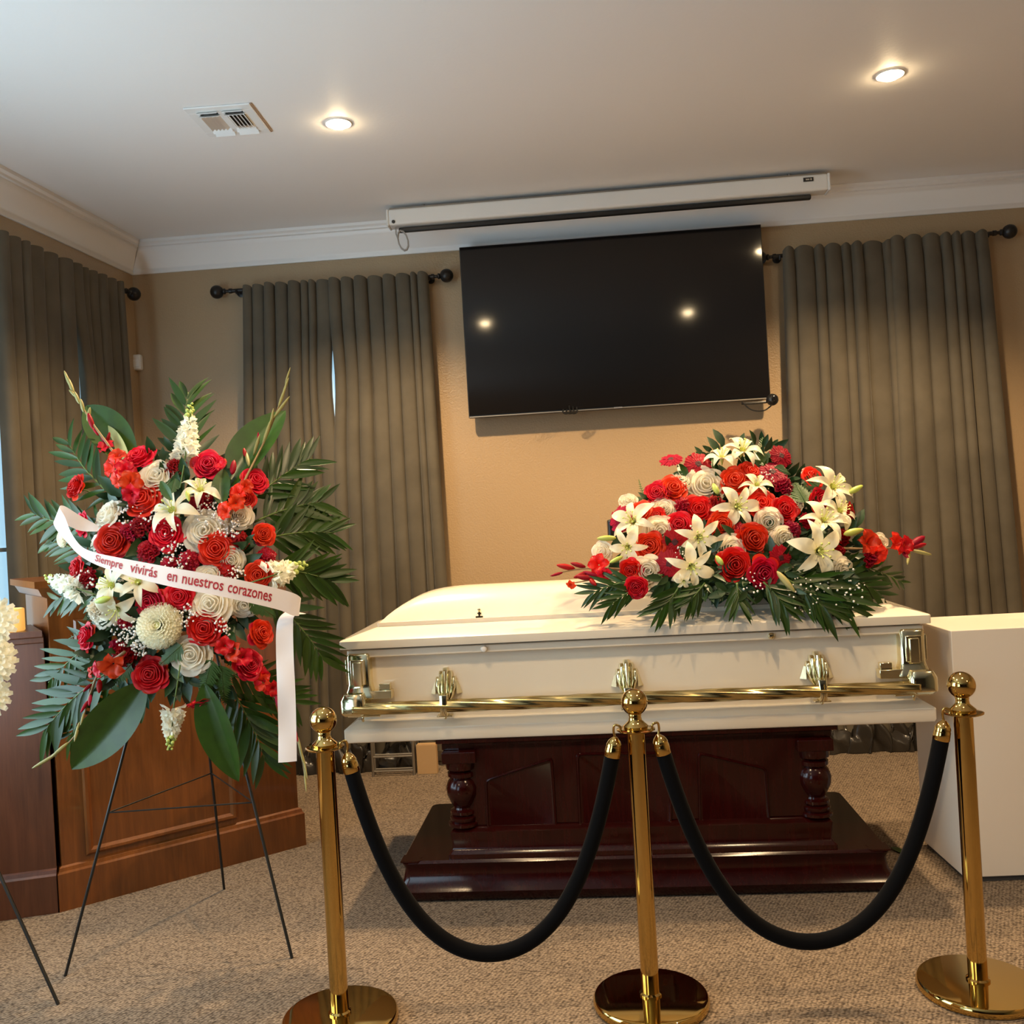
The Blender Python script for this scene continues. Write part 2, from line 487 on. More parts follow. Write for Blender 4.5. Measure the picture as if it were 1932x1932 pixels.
# ------------------------------------------------------------------ curtains and rods
def curtain(name, label, group, base, d, n, t0, t1, b0, b1, z0, z1, folds, amp, seed, slit=None, hem=None):
    """panel hanging from z1 to z0; t0..t1 along the wall at the top, b0..b1 at the bottom"""
    r = random.Random(seed)
    wid = [r.uniform(0.6, 1.4) for _ in range(folds)]
    tot = sum(wid); edges = [0]
    for q in wid: edges.append(edges[-1] + q / tot)
    amps = [r.uniform(0.65, 1.15) for _ in range(folds)]
    ph = [r.uniform(-1, 1) for _ in range(folds)]
    nu, nv = folds * 12 + 1, 26

    def fn(u, v):
        zz = z1 + (z0 - z1) * v
        k = max(i for i in range(folds) if edges[i] <= u + 1e-9)
        lu = (u - edges[k]) / (edges[k + 1] - edges[k])
        # header: pinched back-tab pleats, softer lower down
        head = max(0.0, 1 - v / 0.05)
        sh = abs(math.sin(PI * min(1, max(0, lu))))
        a = amp * amps[k] * (0.75 + 0.35 * v)
        dsp = a * (sh ** 0.58) - amp * 0.5
        if head > 0: dsp = dsp * (1 - 0.35 * head) + head * 0.010 * math.sin(2 * PI * lu)
        top = 0.018 * sh * (1 if v < 1e-6 else 0) * (0.5 + 0.5 * amps[k])
        uu = u + 0.020 * math.sin(2.2 * v + ph[k]) * sh * v * (1.0 / folds) * 6
        s0 = t0 + (b0 - t0) * v ** 1.15; s1 = t1 + (b1 - t1) * v ** 1.15
        uf = uu - 0.165 * math.sin(2 * PI * lu) * (edges[k + 1] - edges[k]) * (1 - 0.6 * head)
        s = s0 + (s1 - s0) * uf
        if slit:
            side, zc, zh, gap = slit
            g = gap * math.exp(-((zz - zc) / zh) ** 2)
            s += g * ((1 - u) if side < 0 else u) ** 3 * (1 if side < 0 else -1)
        pnt = base + d * s + n * (OFF + dsp)
        return V((pnt.x, pnt.y, zz + top))
    mb = MB(); mb.grid(fn, nu, nv)
    o = obj(name, mb, M['curtain'], angle=180)
    tag(o, label, 'curtain', group)
    if hem:
        h0, h1, hh = hem
        rr = random.Random(seed + 50); ph2 = [rr.uniform(0, 6.28) for _ in range(8)]

        def hf(u, v):
            s = h0 + (h1 - h0) * u
            wob = sum(math.sin(u * (13 + 11 * k) + v * (5 - 3.1 * k) + ph2[k]) / (k * .5 + 1.4) for k in range(6))
            crk = abs(math.sin(u * 19 + 4 * v + ph2[6])) ** 0.6 + 0.7 * abs(math.sin(u * 31 - 7 * v + ph2[7])) ** 0.7
            ang = v * PI
            rad = hh * (0.45 + 0.16 * wob + 0.30 * crk)
            pn = base + d * (s + 0.03 * math.sin(v * 7 + u * 30)) + n * (0.15 + math.cos(ang) * -0.085 + 0.014 * wob - 0.014 * crk)
            return V((pn.x, pn.y, max(0.004, math.sin(ang) ** 0.8 * max(0.03, rad))))
        mb = MB(); mb.grid(hf, 130, 16)
        obj('pooled_hem', mb, M['hem'], o, angle=180, label='dark shiny lining bunched up on the carpet')
    return o


def rod(label, a, b, n, brk):
    """rod from a to b (world points), n into the room"""
    t = thing('curtain_rod', label, 'curtain rod', a)
    ax = (b - a)
    L = ax.length; dr = ax.normalized()
    mb = MB(); mb.tube([V((0, 0, 0)), ax], 0.0125, 12); obj('pole', mb, M['rod'], t)
    for e, sg in ((V((0, 0, 0)), -1), (ax, 1)):
        q = (dr * sg).to_track_quat('Z', 'Y').to_matrix().to_4x4()
        f = MB(); f.lathe([(0.016, -0.005), (0.016, 0.012), (0.010, 0.016), (0.010, 0.032), (0.018, 0.038), (0.018, 0.046), (0.013, 0.05)] +
                          [(0.042 * math.sin(a_), 0.090 - 0.042 * math.cos(a_)) for a_ in [0.35 + (PI - 0.36) * i / 9 for i in range(10)]], 18)
        obj('finial', f, M['rod'], t, Matrix.Translation(e) @ q)
    for s in brk:
        k = MB(); c = ax * s
        k.tube([c, c - n * 0.073], 0.007, 8); k.lathe([(0.026, 0), (0.026, 0.006), (0.012, 0.01)], 14, Matrix.Translation(c - n * 0.0745) @ n.to_track_quat('Z', 'Y').to_matrix().to_4x4())
        k.tube([c + V((0, 0, -0.02)), c + V((0, 0, -0.02)) + n * 0.014, c + n * 0.02], 0.006, 8)
        obj('bracket', k, M['rod'], t)
    return t


zr = 2.965
a = bw(436, 549, 0.075); b = bw(815, 522, 0.075)
rod('dark bronze rod with ball ends above the left pair of back-wall curtains', V((a.x, a.y, a.z)), V((b.x, b.y, b.z)), BN, (0.03, 0.985))
a = bw(1462, 484, 0.075); b = bw(1875, 440, 0.075)
rod('dark bronze rod with ball ends above the curtains right of the television', a, b, BN, (0.02, 0.97))
a = lw(-150, 372, 0.075); b = lw(240, 548, 0.075)
a = COR + LD * 1.9 + LN * 0.075; b_ = lw(238, 549, 0.075)
rod('dark bronze rod with ball ends above the left-wall curtains', V((a.x, a.y, 2.96)), b_, LN, (0.03, 0.97))

g = 'taupe velvet curtains'
x = lambda px, py: bs(bw(px, py))
curtain('curtain', 'taupe velvet curtain panel left of the thin daylight gap, behind the flower spray', g, COR, BD, BN,
        x(457, 560), x(625, 560), x(452, 1380), x(655, 1380), 0.10, 2.985, 8, 0.085, 3, slit=(1, 2.35, 0.30, 0.026), hem=(x(520, 1420), x(700, 1420), 0.19))
curtain('curtain', 'taupe velvet curtain panel between the thin daylight gap and the television', g, COR, BD, BN,
        x(619, 545), x(808, 545), x(640, 1300), x(855, 1300), 0.10, 2.985, 8, 0.085, 5, slit=(-1, 2.35, 0.30, 0.026), hem=(x(640, 1420), x(800, 1420), 0.19))
curtain('curtain', 'taupe velvet curtain panel next to the right side of the television', g, COR, BD, BN,
        x(1480, 500), x(1690, 480), x(1490, 1180), x(1735, 1180), 0.10, 2.97, 8, 0.085, 8, hem=(x(1540, 1400), x(1720, 1400), 0.19))
curtain('curtain', 'taupe velvet curtain panel flaring out above the white pedestal', g, COR, BD, BN,
        x(1680, 480), x(1868, 460), x(1705, 1180), x(1938, 1180), 0.10, 2.985, 7, 0.085, 12, hem=(x(1690, 1400), x(1900, 1400), 0.19))
x = lambda px, py: ls(lw(px, py))
curtain('curtain', 'shadowed velvet curtain panel on the left wall, nearest the room corner', g, COR, LD, LN,
        x(240, 700), x(146, 700), x(262, 1000), x(150, 1000), 0.06, 2.99, 6, 0.085, 21, slit=(1, 2.30, 0.40, 0.10))
curtain('curtain', 'shadowed velvet curtain panel cut by the left edge of the photo', g, COR, LD, LN,
        x(150, 700), x(4, 600), x(152, 1000), x(22, 1000), 0.06, 2.99, 6, 0.08, 23)


# ------------------------------------------------------------------ ceiling: downlights, vent, projection screen
def downlight(x, y, label=None, watt=100.0):
    t = thing('ceiling_downlight', label or 'recessed ceiling downlight out of frame', 'light', (x, y, CEIL), group='recessed ceiling downlights')
    mb = MB(); mb.lathe([(0.046, -0.001), (0.060, -0.001), (0.061, -0.004), (0.058, -0.006), (0.050, -0.005), (0.046, -0.002)], 28, cap0=False, cap1=False)
    obj('trim_ring', mb, M['ventwhite'], t)
    mb = MB(); mb.lathe([(0.046, -0.002), (0.043, -0.010), (0.032, -0.018), (0.016, -0.023), (0.001, -0.025)], 24, cap0=False)
    obj('lens', mb, M['lamp'], t, label='glowing lens')
    d = bpy.data.lights.new('downlight_beam', 'SPOT'); d.energy = watt; d.color = WARM; d.spot_size = math.radians(136); d.spot_blend = 0.5
    d.shadow_soft_size = 0.05
    o = bpy.data.objects.new('downlight_beam', d); COL.objects.link(o); o.parent = t; o.location = (0, 0, -0.045)
    return t


labs = ['glowing ceiling downlight between the air vent and the projection screen', 'glowing ceiling downlight in the upper right, above the right-hand curtains',
        'ceiling downlight mirrored in the left part of the television', 'ceiling downlight mirrored in the right part of the television', 'added fill downlight, unseen behind the viewer, nearer the windows', 'added fill downlight, unseen behind the viewer, farther from the windows']
for i, (lx, ly) in enumerate(LAMP_XY): downlight(lx, ly, labs[i], LAMP_W[i])

# air vent
c0, c1, c2 = on_z(345, 203, CEIL), on_z(470, 193, CEIL), on_z(519, 246, CEIL)
vd = (c1 - c0); vw = vd.length; vd.normalize(); vn = V((0, 0, 1)).cross(vd) * -1
vh = abs((c2 - c1).dot(vn)); vc = c0 + vd * vw / 2 + vn * vh / 2
if (c2 - c1).dot(vn) < 0: vc = c0 + vd * vw / 2 - vn * vh / 2
vt = thing('air_vent', 'square white ceiling air vent with slotted louvres and stained edges', 'vent', (vc.x, vc.y, CEIL), math.atan2(vd.y, vd.x))
mb = MB(); b_ = 0.05
ix, iy = vw / 2 - b_, vh / 2 - b_ * 1.1
mb.box((0, vh / 2 - b_ / 2, -0.005), (vw, b_, 0.008)); mb.box((0, -vh / 2 + b_ / 2, -0.005), (vw, b_, 0.008))
for sx in (-1, 1): mb.box((sx * (vw / 2 - b_ / 2), 0, -0.005), (b_, vh - 2 * b_, 0.008))
mb.box((0, 0, -0.005), (0.03, vh - 2 * b_, 0.008))
obj('face_frame', mb, M['ventwhite'], vt, angle=0, bevel=0.002)
mb = MB(); mb.box((0, 0, -0.0015), (vw - b_, vh - b_, 0.002)); obj('duct_opening', mb, M['dark'], vt, angle=0)
mb = MB(); mb.box((vw / 2 + 0.004, 0, -0.004), (0.008, vh, 0.004)); mb.box((0, vh / 2 + 0.003, -0.004), (vw * 0.8, 0.006, 0.003)); obj('stained_edge', mb, M['ventstain'], vt, angle=0, label='rust-brown stain line along the edge')
for half in (-1, 1):
    cx0 = half * (ix / 2 + 0.008)
    for k in range(5):
        mb = MB(); rot = Matrix.Translation(V((cx0 + (k - 2) * ix / 5.6, 0.0, -0.010))) @ Matrix.Rotation(0.75 * (-1 if half < 0 else 1), 4, 'Y')
        mb.box((0, 0, 0), (0.022, vh * 0.46, 0.0016), rot); obj('louvre_slat', mb, M['ventwhite'], vt, angle=0)
    for sy, q in ((1, 2), (-1, 2)):
        for k in range(q):
            mb = MB(); rot = Matrix.Translation(V((cx0, sy * (vh * 0.26 + k * 0.032), -0.012))) @ Matrix.Rotation(-0.7 * sy, 4, 'X')
            mb.box((0, 0, 0), (ix * 0.95, 0.03, 0.0016), rot); obj('louvre_slat', mb, M['ventwhite'], vt, angle=0)

# projection screen housing hung under the ceiling
Ys = 5.43
sa, sb = P(730, 414, Ys), None
sc = P(1140, 382, Ys)
scr = thing('projection_screen', 'white retracted projection screen housing mounted at the ceiling above the television', 'projector screen', (sc.x, sc.y, sc.z), -0.078)
Lh = 2.49
mb = MB(); mb.box((0, 0, 0), (Lh, 0.10, 0.092)); obj('housing', mb, M['whiteplastic'], scr, angle=0, bevel=0.012, seg=3)
mb = MB(); mb.box((0, 0.01, 0.052), (Lh - 0.01, 0.07, 0.014)); obj('mounting_rail', mb, M['steel'], scr, angle=0)
for sx in (-1, 1):
    mb = MB(); mb.box((sx * (Lh / 2 + 0.004), 0, 0), (0.016, 0.106, 0.098)); obj('end_cap', mb, M['whiteplastic'], scr, angle=0, bevel=0.01)
    mb = MB(); mb.tube([V((sx * (Lh / 2 - 0.2), 0.01, 0.05)), V((sx * (Lh / 2 - 0.2), 0.01, CEIL - sc.z))], 0.008, 8); obj('hanger', mb, M['steel'], scr)
mb = MB(); mb.box((-0.02, 0, -0.066), (Lh - 0.14, 0.03, 0.026)); obj('bottom_bar', mb, M['blackplastic'], scr, angle=0, bevel=0.006, label='black weighted bottom bar')
mb = MB(); mb.box((Lh / 2 - 0.11, -0.052, 0.018), (0.055, 0.004, 0.022)); obj('badge', mb, M['blackplastic'], scr, angle=0)
mb = MB(); mb.box((Lh / 2 - 0.115, -0.0545, 0.018), (0.02, 0.002, 0.008)); mb.box((Lh / 2 - 0.096, -0.0545, 0.018), (0.008, 0.002, 0.010)); obj('badge_mark', mb, M['silver'], scr, angle=0)
mb = MB(); mb.lathe([(0.010, 0), (0.010, 0.006)], 12, Matrix.Translation(V((-Lh / 2 + 0.03, -0.05, -0.028))) @ Matrix.Rotation(PI / 2, 4, 'X')); obj('socket', mb, M['blackplastic'], scr)
pts = [V((-Lh / 2 + 0.035, -0.02, -0.05)), V((-Lh / 2 + 0.035, -0.02, -0.09))]
for i in range(34):
    a = i / 33 * 3 * 2 * PI
    pts.append(V((-Lh / 2 + 0.075 + 0.030 * math.cos(a + PI), -0.025 + 0.006 * math.sin(a * .37), -0.135 + 0.058 * math.sin(a + PI * .9) + 0.004 * i / 33)))
mb = MB(); mb.tube(pts, 0.0042, 6); obj('coiled_cord', mb, M['greywire'], scr)

# ------------------------------------------------------------------ television
tc = on_plane(1157, 608, COR + BN * 0.13, BN)
tv = thing('television', 'large black wall-mounted flat television reflecting two ceiling lamps', 'television', mtx=Matrix.Translation(tc) @ Matrix.Rotation(-0.070, 4, 'Z') @ Matrix.Rotation(0.004, 4, 'X'))
TW, TH = 1.80, 1.035
mb = MB(); mb.box((0, 0.018, 0), (TW, 0.032, TH)); obj('casing', mb, M['tvframe'], tv, angle=0, bevel=0.004)
mb = MB(); mb.box((0, -0.001, 0.004), (TW - 0.012, 0.006, TH - 0.022)); obj('screen', mb, M['tvscreen'], tv, angle=0)
mb = MB(); mb.box((0, -0.002, -TH / 2 + 0.005), (TW - 0.01, 0.008, 0.006)); obj('lower_trim', mb, M['steel'], tv, angle=0)
mb = MB(); mb.box((0, -0.0065, -TH / 2 + 0.006), (0.05, 0.003, 0.008)); obj('maker_badge', mb, M['silver'], tv, angle=0)
mb = MB(); mb.box((0, 0.058, 0), (0.6, 0.05, 0.42)); mb.box((0, 0.07, -0.25), (0.9, 0.04, 0.35)); obj('wall_bracket', mb, M['blackplastic'], tv, angle=0)
cb = thing('tv_cables', 'small tangle of black cables hanging under the television', 'cable', P(1085, 782, 5.66))
for k in range(3):
    mb = MB(); pts = [V((0.022 * k - 0.05 + 0.022 * math.cos(a), 0.01 * k, 0.022 + 0.014 * math.sin(a))) for a in [i / 11 * 4.4 - 4.0 for i in range(12)]]
    pts.append(V((pts[-1].x, 0.05, 0.07)))
    mb.tube(pts, 0.005, 6); obj('cable', mb, M['blackplastic'], cb)
wc_ = thing('webcam', 'round black camera at the lower right corner of the television', 'camera', P(1457, 754, 5.52))
mb = MB(); mb.sphere((0, 0, 0), 0.035, 20, 12); obj('ball_body', mb, M['blackplastic'], wc_)
mb = MB(); mb.lathe([(0.017, 0), (0.017, 0.004), (0.010, 0.007), (0.001, 0.008)], 16, Matrix.Translation(V((0.004, -0.032, 0.004))) @ Matrix.Rotation(PI / 2, 4, 'X')); obj('lens', mb, M['tvscreen'], wc_)
mb = MB(); mb.tube([V((-0.02, 0.01, -0.01)), V((-0.10, 0.02, -0.012)), V((-0.17, 0.04, -0.01))], 0.008, 8); obj('arm', mb, M['blackplastic'], wc_)
mb = MB(); mb.tube(catmull([V((0.0, 0.01, -0.03)), V((-0.05, 0.01, -0.06)), V((-0.12, 0.02, -0.05)), V((-0.17, 0.03, 0.0))], 6), 0.004, 6); obj('cable', mb, M['blackplastic'], wc_)

# motion sensor in the corner
sp = bw(262, 685, 0.0)
se = thing('motion_sensor', 'small white motion sensor on the wall beside the corner curtain', 'sensor', sp, math.atan2(BD.y, BD.x))
mb = MB(); mb.box((0, -0.022, 0), (0.062, 0.044, 0.098)); obj('housing', mb, M['whiteplastic'], se, angle=0, bevel=0.012, seg=3)
mb = MB(); mb.box((0.002, -0.045, -0.008), (0.040, 0.006, 0.048)); obj('lens_window', mb, M['ventwhite'], se, angle=0, bevel=0.003)

# ------------------------------------------------------------------ casket on its bier
CA = -0.085
CC = V((0.45, 4.03, 0))
CM = Matrix.Translation(CC) @ Matrix.Rotation(CA, 4, 'Z')
CMI = CM.inverted()
CNF = (CM.to_3x3() @ V((0, -1, 0)))                 # casket front normal
CL, CW = 2.285, 0.70


def cl(px, py, off=0.0):                           # pixel -> casket local, on the plane y = -CW/2 - off
    return CMI @ on_plane(px, py, CM @ V((0, -CW / 2 - off, 0)), CNF)


ck = thing('casket', 'closed white lacquered casket with gold handles on a dark red bier', 'casket', mtx=CM)
mb = MB(); ring_loft(mb, [(0.012, 0.627), (0.004, 0.631), (0.0, 0.640), (0.0, 0.680), (0.0015, 0.683), (0.046, 0.712)], CL, CW, 0.005)
obj('base_moulding', mb, M['casket'], ck, angle=24)
mb = MB(); ring_loft(mb, [(0.058, 0.712), (0.055, 0.963)], CL, CW, 0.02); obj('shell', mb, M['casket'], ck, angle=40)
mb = MB(); ring_loft(mb, [(0.055, 0.962), (0.026, 0.964), (0.022, 0.968), (0.022, 0.993), (0.028, 0.996)], CL, CW, 0.01); obj('rim', mb, M['casket'], ck, angle=40)
mb = MB(); ring_loft(mb, [(0.034, 0.994), (0.034, 1.002)], CL, CW, 0.01); obj('gasket', mb, M['seam'], ck, angle=40)
mb = MB(); ring_loft(mb, [(0.012, 1.001), (0.001, 1.003), (0.0, 1.006), (0.0, 1.034), (0.004, 1.038), (0.128, 1.073), (0.128, 1.090), (0.140, 1.091)], CL, CW, 0.008)
lid = obj('lid', mb, M['casket'], ck, angle=30)
DL, DW, DH = CL / 2 - 0.138, CW / 2 - 0.138, 0.135


def dome(u, v):
    xx = (2 * u - 1); yy = (2 * v - 1)
    X = DL * math.copysign(abs(xx) ** 0.8, xx)
    dx = min(1.0, (DL - abs(X)) / 0.38)
    gx = (1 - (1 - dx) ** 2.3) ** 0.92
    gy = 1 - abs(yy) ** 2.4
    g = (gx ** -5 + gy ** -5) ** -0.2 if gx > 1e-4 and gy > 1e-4 else 0.0
    return V((X, DW * yy, 1.090 + DH * g * 1.02))


mb = MB(); mb.grid(dome, 61, 25)
obj('lid_crown', mb, M['casket'], lid, angle=180)
mb = MB(); mb.box((0, 0, 0), (0.03, 0.016, 0.006)); mb.box((0, 0, 0.012), (0.006, 0.008, 0.022)); mb.sphere((0, 0, 0.027), 0.007); mb.box((0, 0, 0.014), (0.016, 0.006, 0.005))
q = CMI @ P(907, 1160, 3.92)
obj('lid_finial', mb, M['gold'], lid, Matrix.Translation(V((q.x, -CW / 2 + 0.145, 1.094))), angle=0)
for px, py in ((912, 1224), (1457, 1200)):
    q = cl(px, py); mb = MB(); mb.lathe([(0.013, 0), (0.013, 0.008), (0.009, 0.014), (0.001, 0.016)], 18, Matrix.Rotation(PI / 2, 4, 'X'))
    obj('lock_button', mb, M['gold'] if px > 1000 else M['whiteplastic'], ck, Matrix.Translation(V((q.x, -CW / 2 + 0.022, 0.979))))

# handle bar: spiral-fluted
x0, x1 = cl(664, 1340, 0.05).x, cl(1738, 1296, 0.05).x
BZ = cl(1200, 1318, 0.035).z
BY = -CW / 2 - 0.030
rings = []
NB = 260
for i in range(NB + 1):
    xx = x0 + (x1 - x0) * i / NB
    rings.append([V((xx, BY + math.cos(2 * PI * j / 24) * (0.0235 + 0.0022 * math.cos(6 * 2 * PI * j / 24 - xx * 26)),
                     BZ + math.sin(2 * PI * j / 24) * (0.0235 + 0.0022 * math.cos(6 * 2 * PI * j / 24 - xx * 26)))) for j in range(24)])
mb = MB(); mb.loops(rings, True, True, True); obj('handle_bar', mb, M['goldbar'], ck, angle=180, label='long twisted gold carrying bar')


def ear():
    e = MB()
    # stepped fan of five flutes, tapering down into a hook round the bar
    for k, (dx, top, wd) in enumerate(((-0.038, 0.076, 0.024), (-0.021, 0.100, 0.026), (0, 0.114, 0.032), (0.021, 0.100, 0.026), (0.038, 0.076, 0.024))):
        pr = 0.034 - abs(dx) * 0.30
        rs = []
        for zz, f, o in ((top, 0.75, 0.30), (top - 0.012, 1.0, 0.8), (0.03, 1.0, 1.0), (0.0, 0.80, 1.10), (-0.02, 0.45, 1.2)):
            xc = dx * (1.0 if zz > 0.02 else (0.75 if zz >= 0 else 0.45))
            rs.append([V((xc + wd * f * 0.5 * math.cos(a), 0.0 - pr * o * max(0, math.sin(a)) - 0.002, zz)) for a in [PI * i / 6 for i in range(7)]])
        e.loops(rs, True, True, True)
    for sx in (-1, 1):                            # little side wings
        e.loops([[V((sx * 0.048, 0, 0.055)), V((sx * 0.048, -0.014, 0.055)), V((sx * 0.054, 0, 0.055))], [V((sx * 0.050, 0, 0.004)), V((sx * 0.050, -0.018, 0.004)), V((sx * 0.074, 0, 0.004))]], True, True, True)
    return e


def ear_hook():
    e = MB()
    e.loops([rrect(0.020, 0.020, 0.006, 0.01), rrect(0.018, 0.026, 0.006, -0.02), rrect(0.016, 0.029, 0.006, -0.055), rrect(0.017, 0.026, 0.006, -0.075)], True, True, True, Matrix.Translation(V((0, -0.040, 0))))
    e.box((0, -0.035, -0.079), (0.072, 0.034, 0.006)); e.sphere((0, -0.035, -0.088), 0.007)
    return e


for px, py in ((840, 1328), (1185, 1312), (1548, 1300)):
    q = cl(px, py, 0.0)
    pos = V((q.x, -CW / 2 + 0.056, BZ + 0.030))
    m_ = obj('handle_mount', ear(), M['gold'], ck, Matrix.Translation(pos) @ Matrix.Diagonal((0.86, 1.25, 0.95, 1)), angle=40)
    h = ear_hook()
    obj('hook', h, M['gold'], m_, Matrix.Translation(V((0, -0.020, 0.005))), angle=40, bevel=0.002)


def corner(sx):
    c = MB()
    # vertical boot with a raised panel on two faces, wrapping the corner
    def blk(prof, hx, hy):
        c.loops([rrect(hx * f, hy * f, 0.012, z, 3) for f, z in prof], True, True, True)
    blk([(0.88, 0.208), (1.0, 0.198), (1.0, 0.085), (1.06, 0.07), (1.25, 0.045), (1.32, 0.03)], 0.046, 0.046)
    c.loops([[V((x_, -0.046 * 1.0 - d_, z_)) for x_, z_ in ((-0.030, 0.185), (0.030, 0.185), (0.030, 0.085), (-0.030, 0.085))] for d_ in (0, 0.010)], True, True, True)
    c.loops([[V((x_, -0.056 - d_, z_)) for x_, z_ in ((-0.018, 0.176), (0.018, 0.176), (0.018, 0.080), (-0.018, 0.080))] for d_ in (0, 0.007)], True, True, True)
    c.loops([[V((sx * (0.046 + d_), y_, z_)) for y_, z_ in ((-0.030, 0.185), (0.030, 0.185), (0.030, 0.085), (-0.030, 0.085))] for d_ in (0, 0.010)], True, True, True)
    return c


def corner_foot(sx):
    c = MB()
    # L-shaped foot: arm along the front, rounded socket holding the bar end
    c.box((-sx * 0.055, -0.028, 0.042), (0.15, 0.050, 0.034)); c.box((-sx * 0.100, -0.020, 0.070), (0.045, 0.030, 0.026))
    c.loops([rrect(0.040, 0.052, 0.016, 0.055), rrect(0.052, 0.062, 0.020, 0.030), rrect(0.052, 0.062, 0.020, -0.020), rrect(0.040, 0.050, 0.016, -0.032)], True, True, True, Matrix.Translation(V((sx * 0.018, -0.040, 0))))
    c.box((-sx * 0.020, -0.052, -0.036), (0.13, 0.040, 0.006)); c.box((sx * 0.060, -0.040, 0.0), (0.020, 0.052, 0.054))
    c.tube([V((-sx * 0.01, -0.05, -0.036)), V((-sx * 0.01, -0.05, -0.062))], 0.006, 8)
    return c


for sx, px, py in ((-1, 678, 1300), (1, 1727, 1250)):
    q = cl(px, py, 0.0)
    pos = V((sx * (CL / 2 - 0.070), -CW / 2 + 0.052, BZ + 0.005))
    b_ = obj('corner_piece', corner(sx), M['gold'], ck, Matrix.Translation(pos), angle=40, bevel=0.003)
    obj('bar_socket', corner_foot(sx), M['gold'], b_, Matrix.Identity(4), angle=40, bevel=0.005)
# rear corner pieces, half seen past the left end
obj('corner_piece', corner(-1), M['gold'], ck, Matrix.Translation(V((-(CL / 2 - 0.062), CW / 2 - 0.075, BZ))) @ Matrix.Rotation(-PI / 2, 4, 'Z'), angle=40, bevel=0.003)

# bier
br = thing('bier', 'dark red glossy wooden bier with turned columns under the white casket', 'bier', mtx=CM)
PLL, PLW = 1.88, 0.74
mb = MB(); ring_loft(mb, [(0.014, 0.0), (0.0, 0.004), (-0.012, 0.02), (-0.020, 0.045), (0.004, 0.085), (0.010, 0.125), (0.0, 0.150), (0.008, 0.160)], PLL, PLW, 0.03)
obj('plinth', mb, M['mahogany'], br, angle=40)
BL, BW = 1.50, 0.66
FY = -PLW / 2 + 0.020
mb = MB(); mb.loops([rrect(BL / 2 - o, (PLW / 2 - 0.012) - o, 0.01, z) for o, z in ((0.0, 0.160), (0.0, 0.178), (0.012, 0.190), (0.016, 0.200), (0.010, 0.262), (0.022, 0.272), (0.034, 0.278))], True, True, True)
obj('lower_moulding', mb, M['mahogany'], br, angle=40)
mb = MB(); mb.box((0, 0, (0.278 + 0.60) / 2), (BL - 0.11, (PLW - 0.10), 0.60 - 0.278)); obj('body', mb, M['mahogany'], br, angle=0, bevel=0.004)
mb = MB(); ring_loft(mb, [(0.06, 0.575), (0.03, 0.582), (0.03, 0.604), (0.01, 0.612), (0.01, 0.6265)], BL + 0.08, PLW - 0.04, 0.01); obj('top_board', mb, M['mahogany'], br, angle=40)
prof = [(0.056, 0.28), (0.056, 0.29), (0.046, 0.295), (0.050, 0.302), (0.050, 0.314), (0.040, 0.320), (0.047, 0.328), (0.047, 0.338), (0.036, 0.345), (0.034, 0.352),
        (0.044, 0.372), (0.056, 0.402), (0.058, 0.430), (0.050, 0.455), (0.040, 0.468), (0.050, 0.475), (0.050, 0.490), (0.040, 0.497), (0.054, 0.505), (0.056, 0.518), (0.056, 0.535)]
for sx in (-1, 1):
    for yy in (FY + 0.055, -(FY + 0.055)):
        mb = MB(); mb.lathe([(r_ * 1.12, z_) for r_, z_ in prof], 24); obj('turned_column', mb, M['mahogany'], br, Matrix.Translation(V((sx * (BL / 2 - 0.062), yy, 0))), angle=40)
        mb = MB(); mb.box((0, 0, 0.557), (0.136, 0.12, 0.046)); obj('column_block', mb, M['mahogany'], br, Matrix.Translation(V((sx * (BL / 2 - 0.062), yy, 0))), angle=0, bevel=0.004)
# raised panels on the front
bodyY = -(PLW - 0.10) / 2
def bl(px, py):
    q = CMI @ on_plane(px, py, CM @ V((0, bodyY, 0)), CNF); return (q.x, q.z)
def rounded(poly, r=0.02, n=4):
    out = []
    m = len(poly)
    for i in range(m):
        p0, p1, p2 = V(poly[i - 1]), V(poly[i]), V(poly[(i + 1) % m])
        a = p1 + (p0 - p1).normalized() * r; c = p1 + (p2 - p1).normalized() * r
        for k in range(n + 1):
            t = k / n; out.append(((1 - t) ** 2 * a + 2 * t * (1 - t) * p1 + t * t * c))
    return out
for poly in (((919, 1565), (1052, 1562), (1043, 1428), (915, 1470)), ((1092, 1562), (1268, 1557), (1268, 1418), (1086, 1420)), ((1318, 1556), (1454, 1553), (1446, 1448), (1316, 1418))):
    pl = rounded([bl(*q) for q in poly])
    rc = Matrix(((1, 0, 0, 0), (0, 0, -1, bodyY), (0, 1, 0, 0), (0, 0, 0, 1)))
    c0 = sum((V((a.x, a.y)) for a in pl), V((0, 0))) / len(pl)
    mb = MB(); rings = []
    for s, h in ((1.0, -0.002), (1.0, 0.004), (0.985, 0.009), (0.955, 0.010), (0.935, 0.005), (0.915, 0.0035)):
        rings.append([V((c0.x + (a.x - c0.x) * s, c0.y + (a.y - c0.y) * s, h)) for a in pl])
    mb.loops(rings, True, True, True, rc)
    obj('raised_panel', mb, M['mahogany'], br, angle=30)
for sx in (-1, 1):
    for sy in (-1,):
        mb = MB(); poly = [(0, 0), (0.0, 0.075), (0.02, 0.070), (0.035, 0.085), (0.055, 0.075), (0.06, 0.055), (0.08, 0.05), (0.075, 0.03), (0.085, 0.012), (0.07, 0.0)]
        mb.prism([(-sx * a, b) for a, b in poly], 0, 0.006)
        obj('corner_carving', mb, M['mahogany'], br, Matrix.Translation(V((sx * PLL / 2, -PLW / 2 + 0.0, 0.155))), angle=0, label='small scalloped carving on the plinth corner')

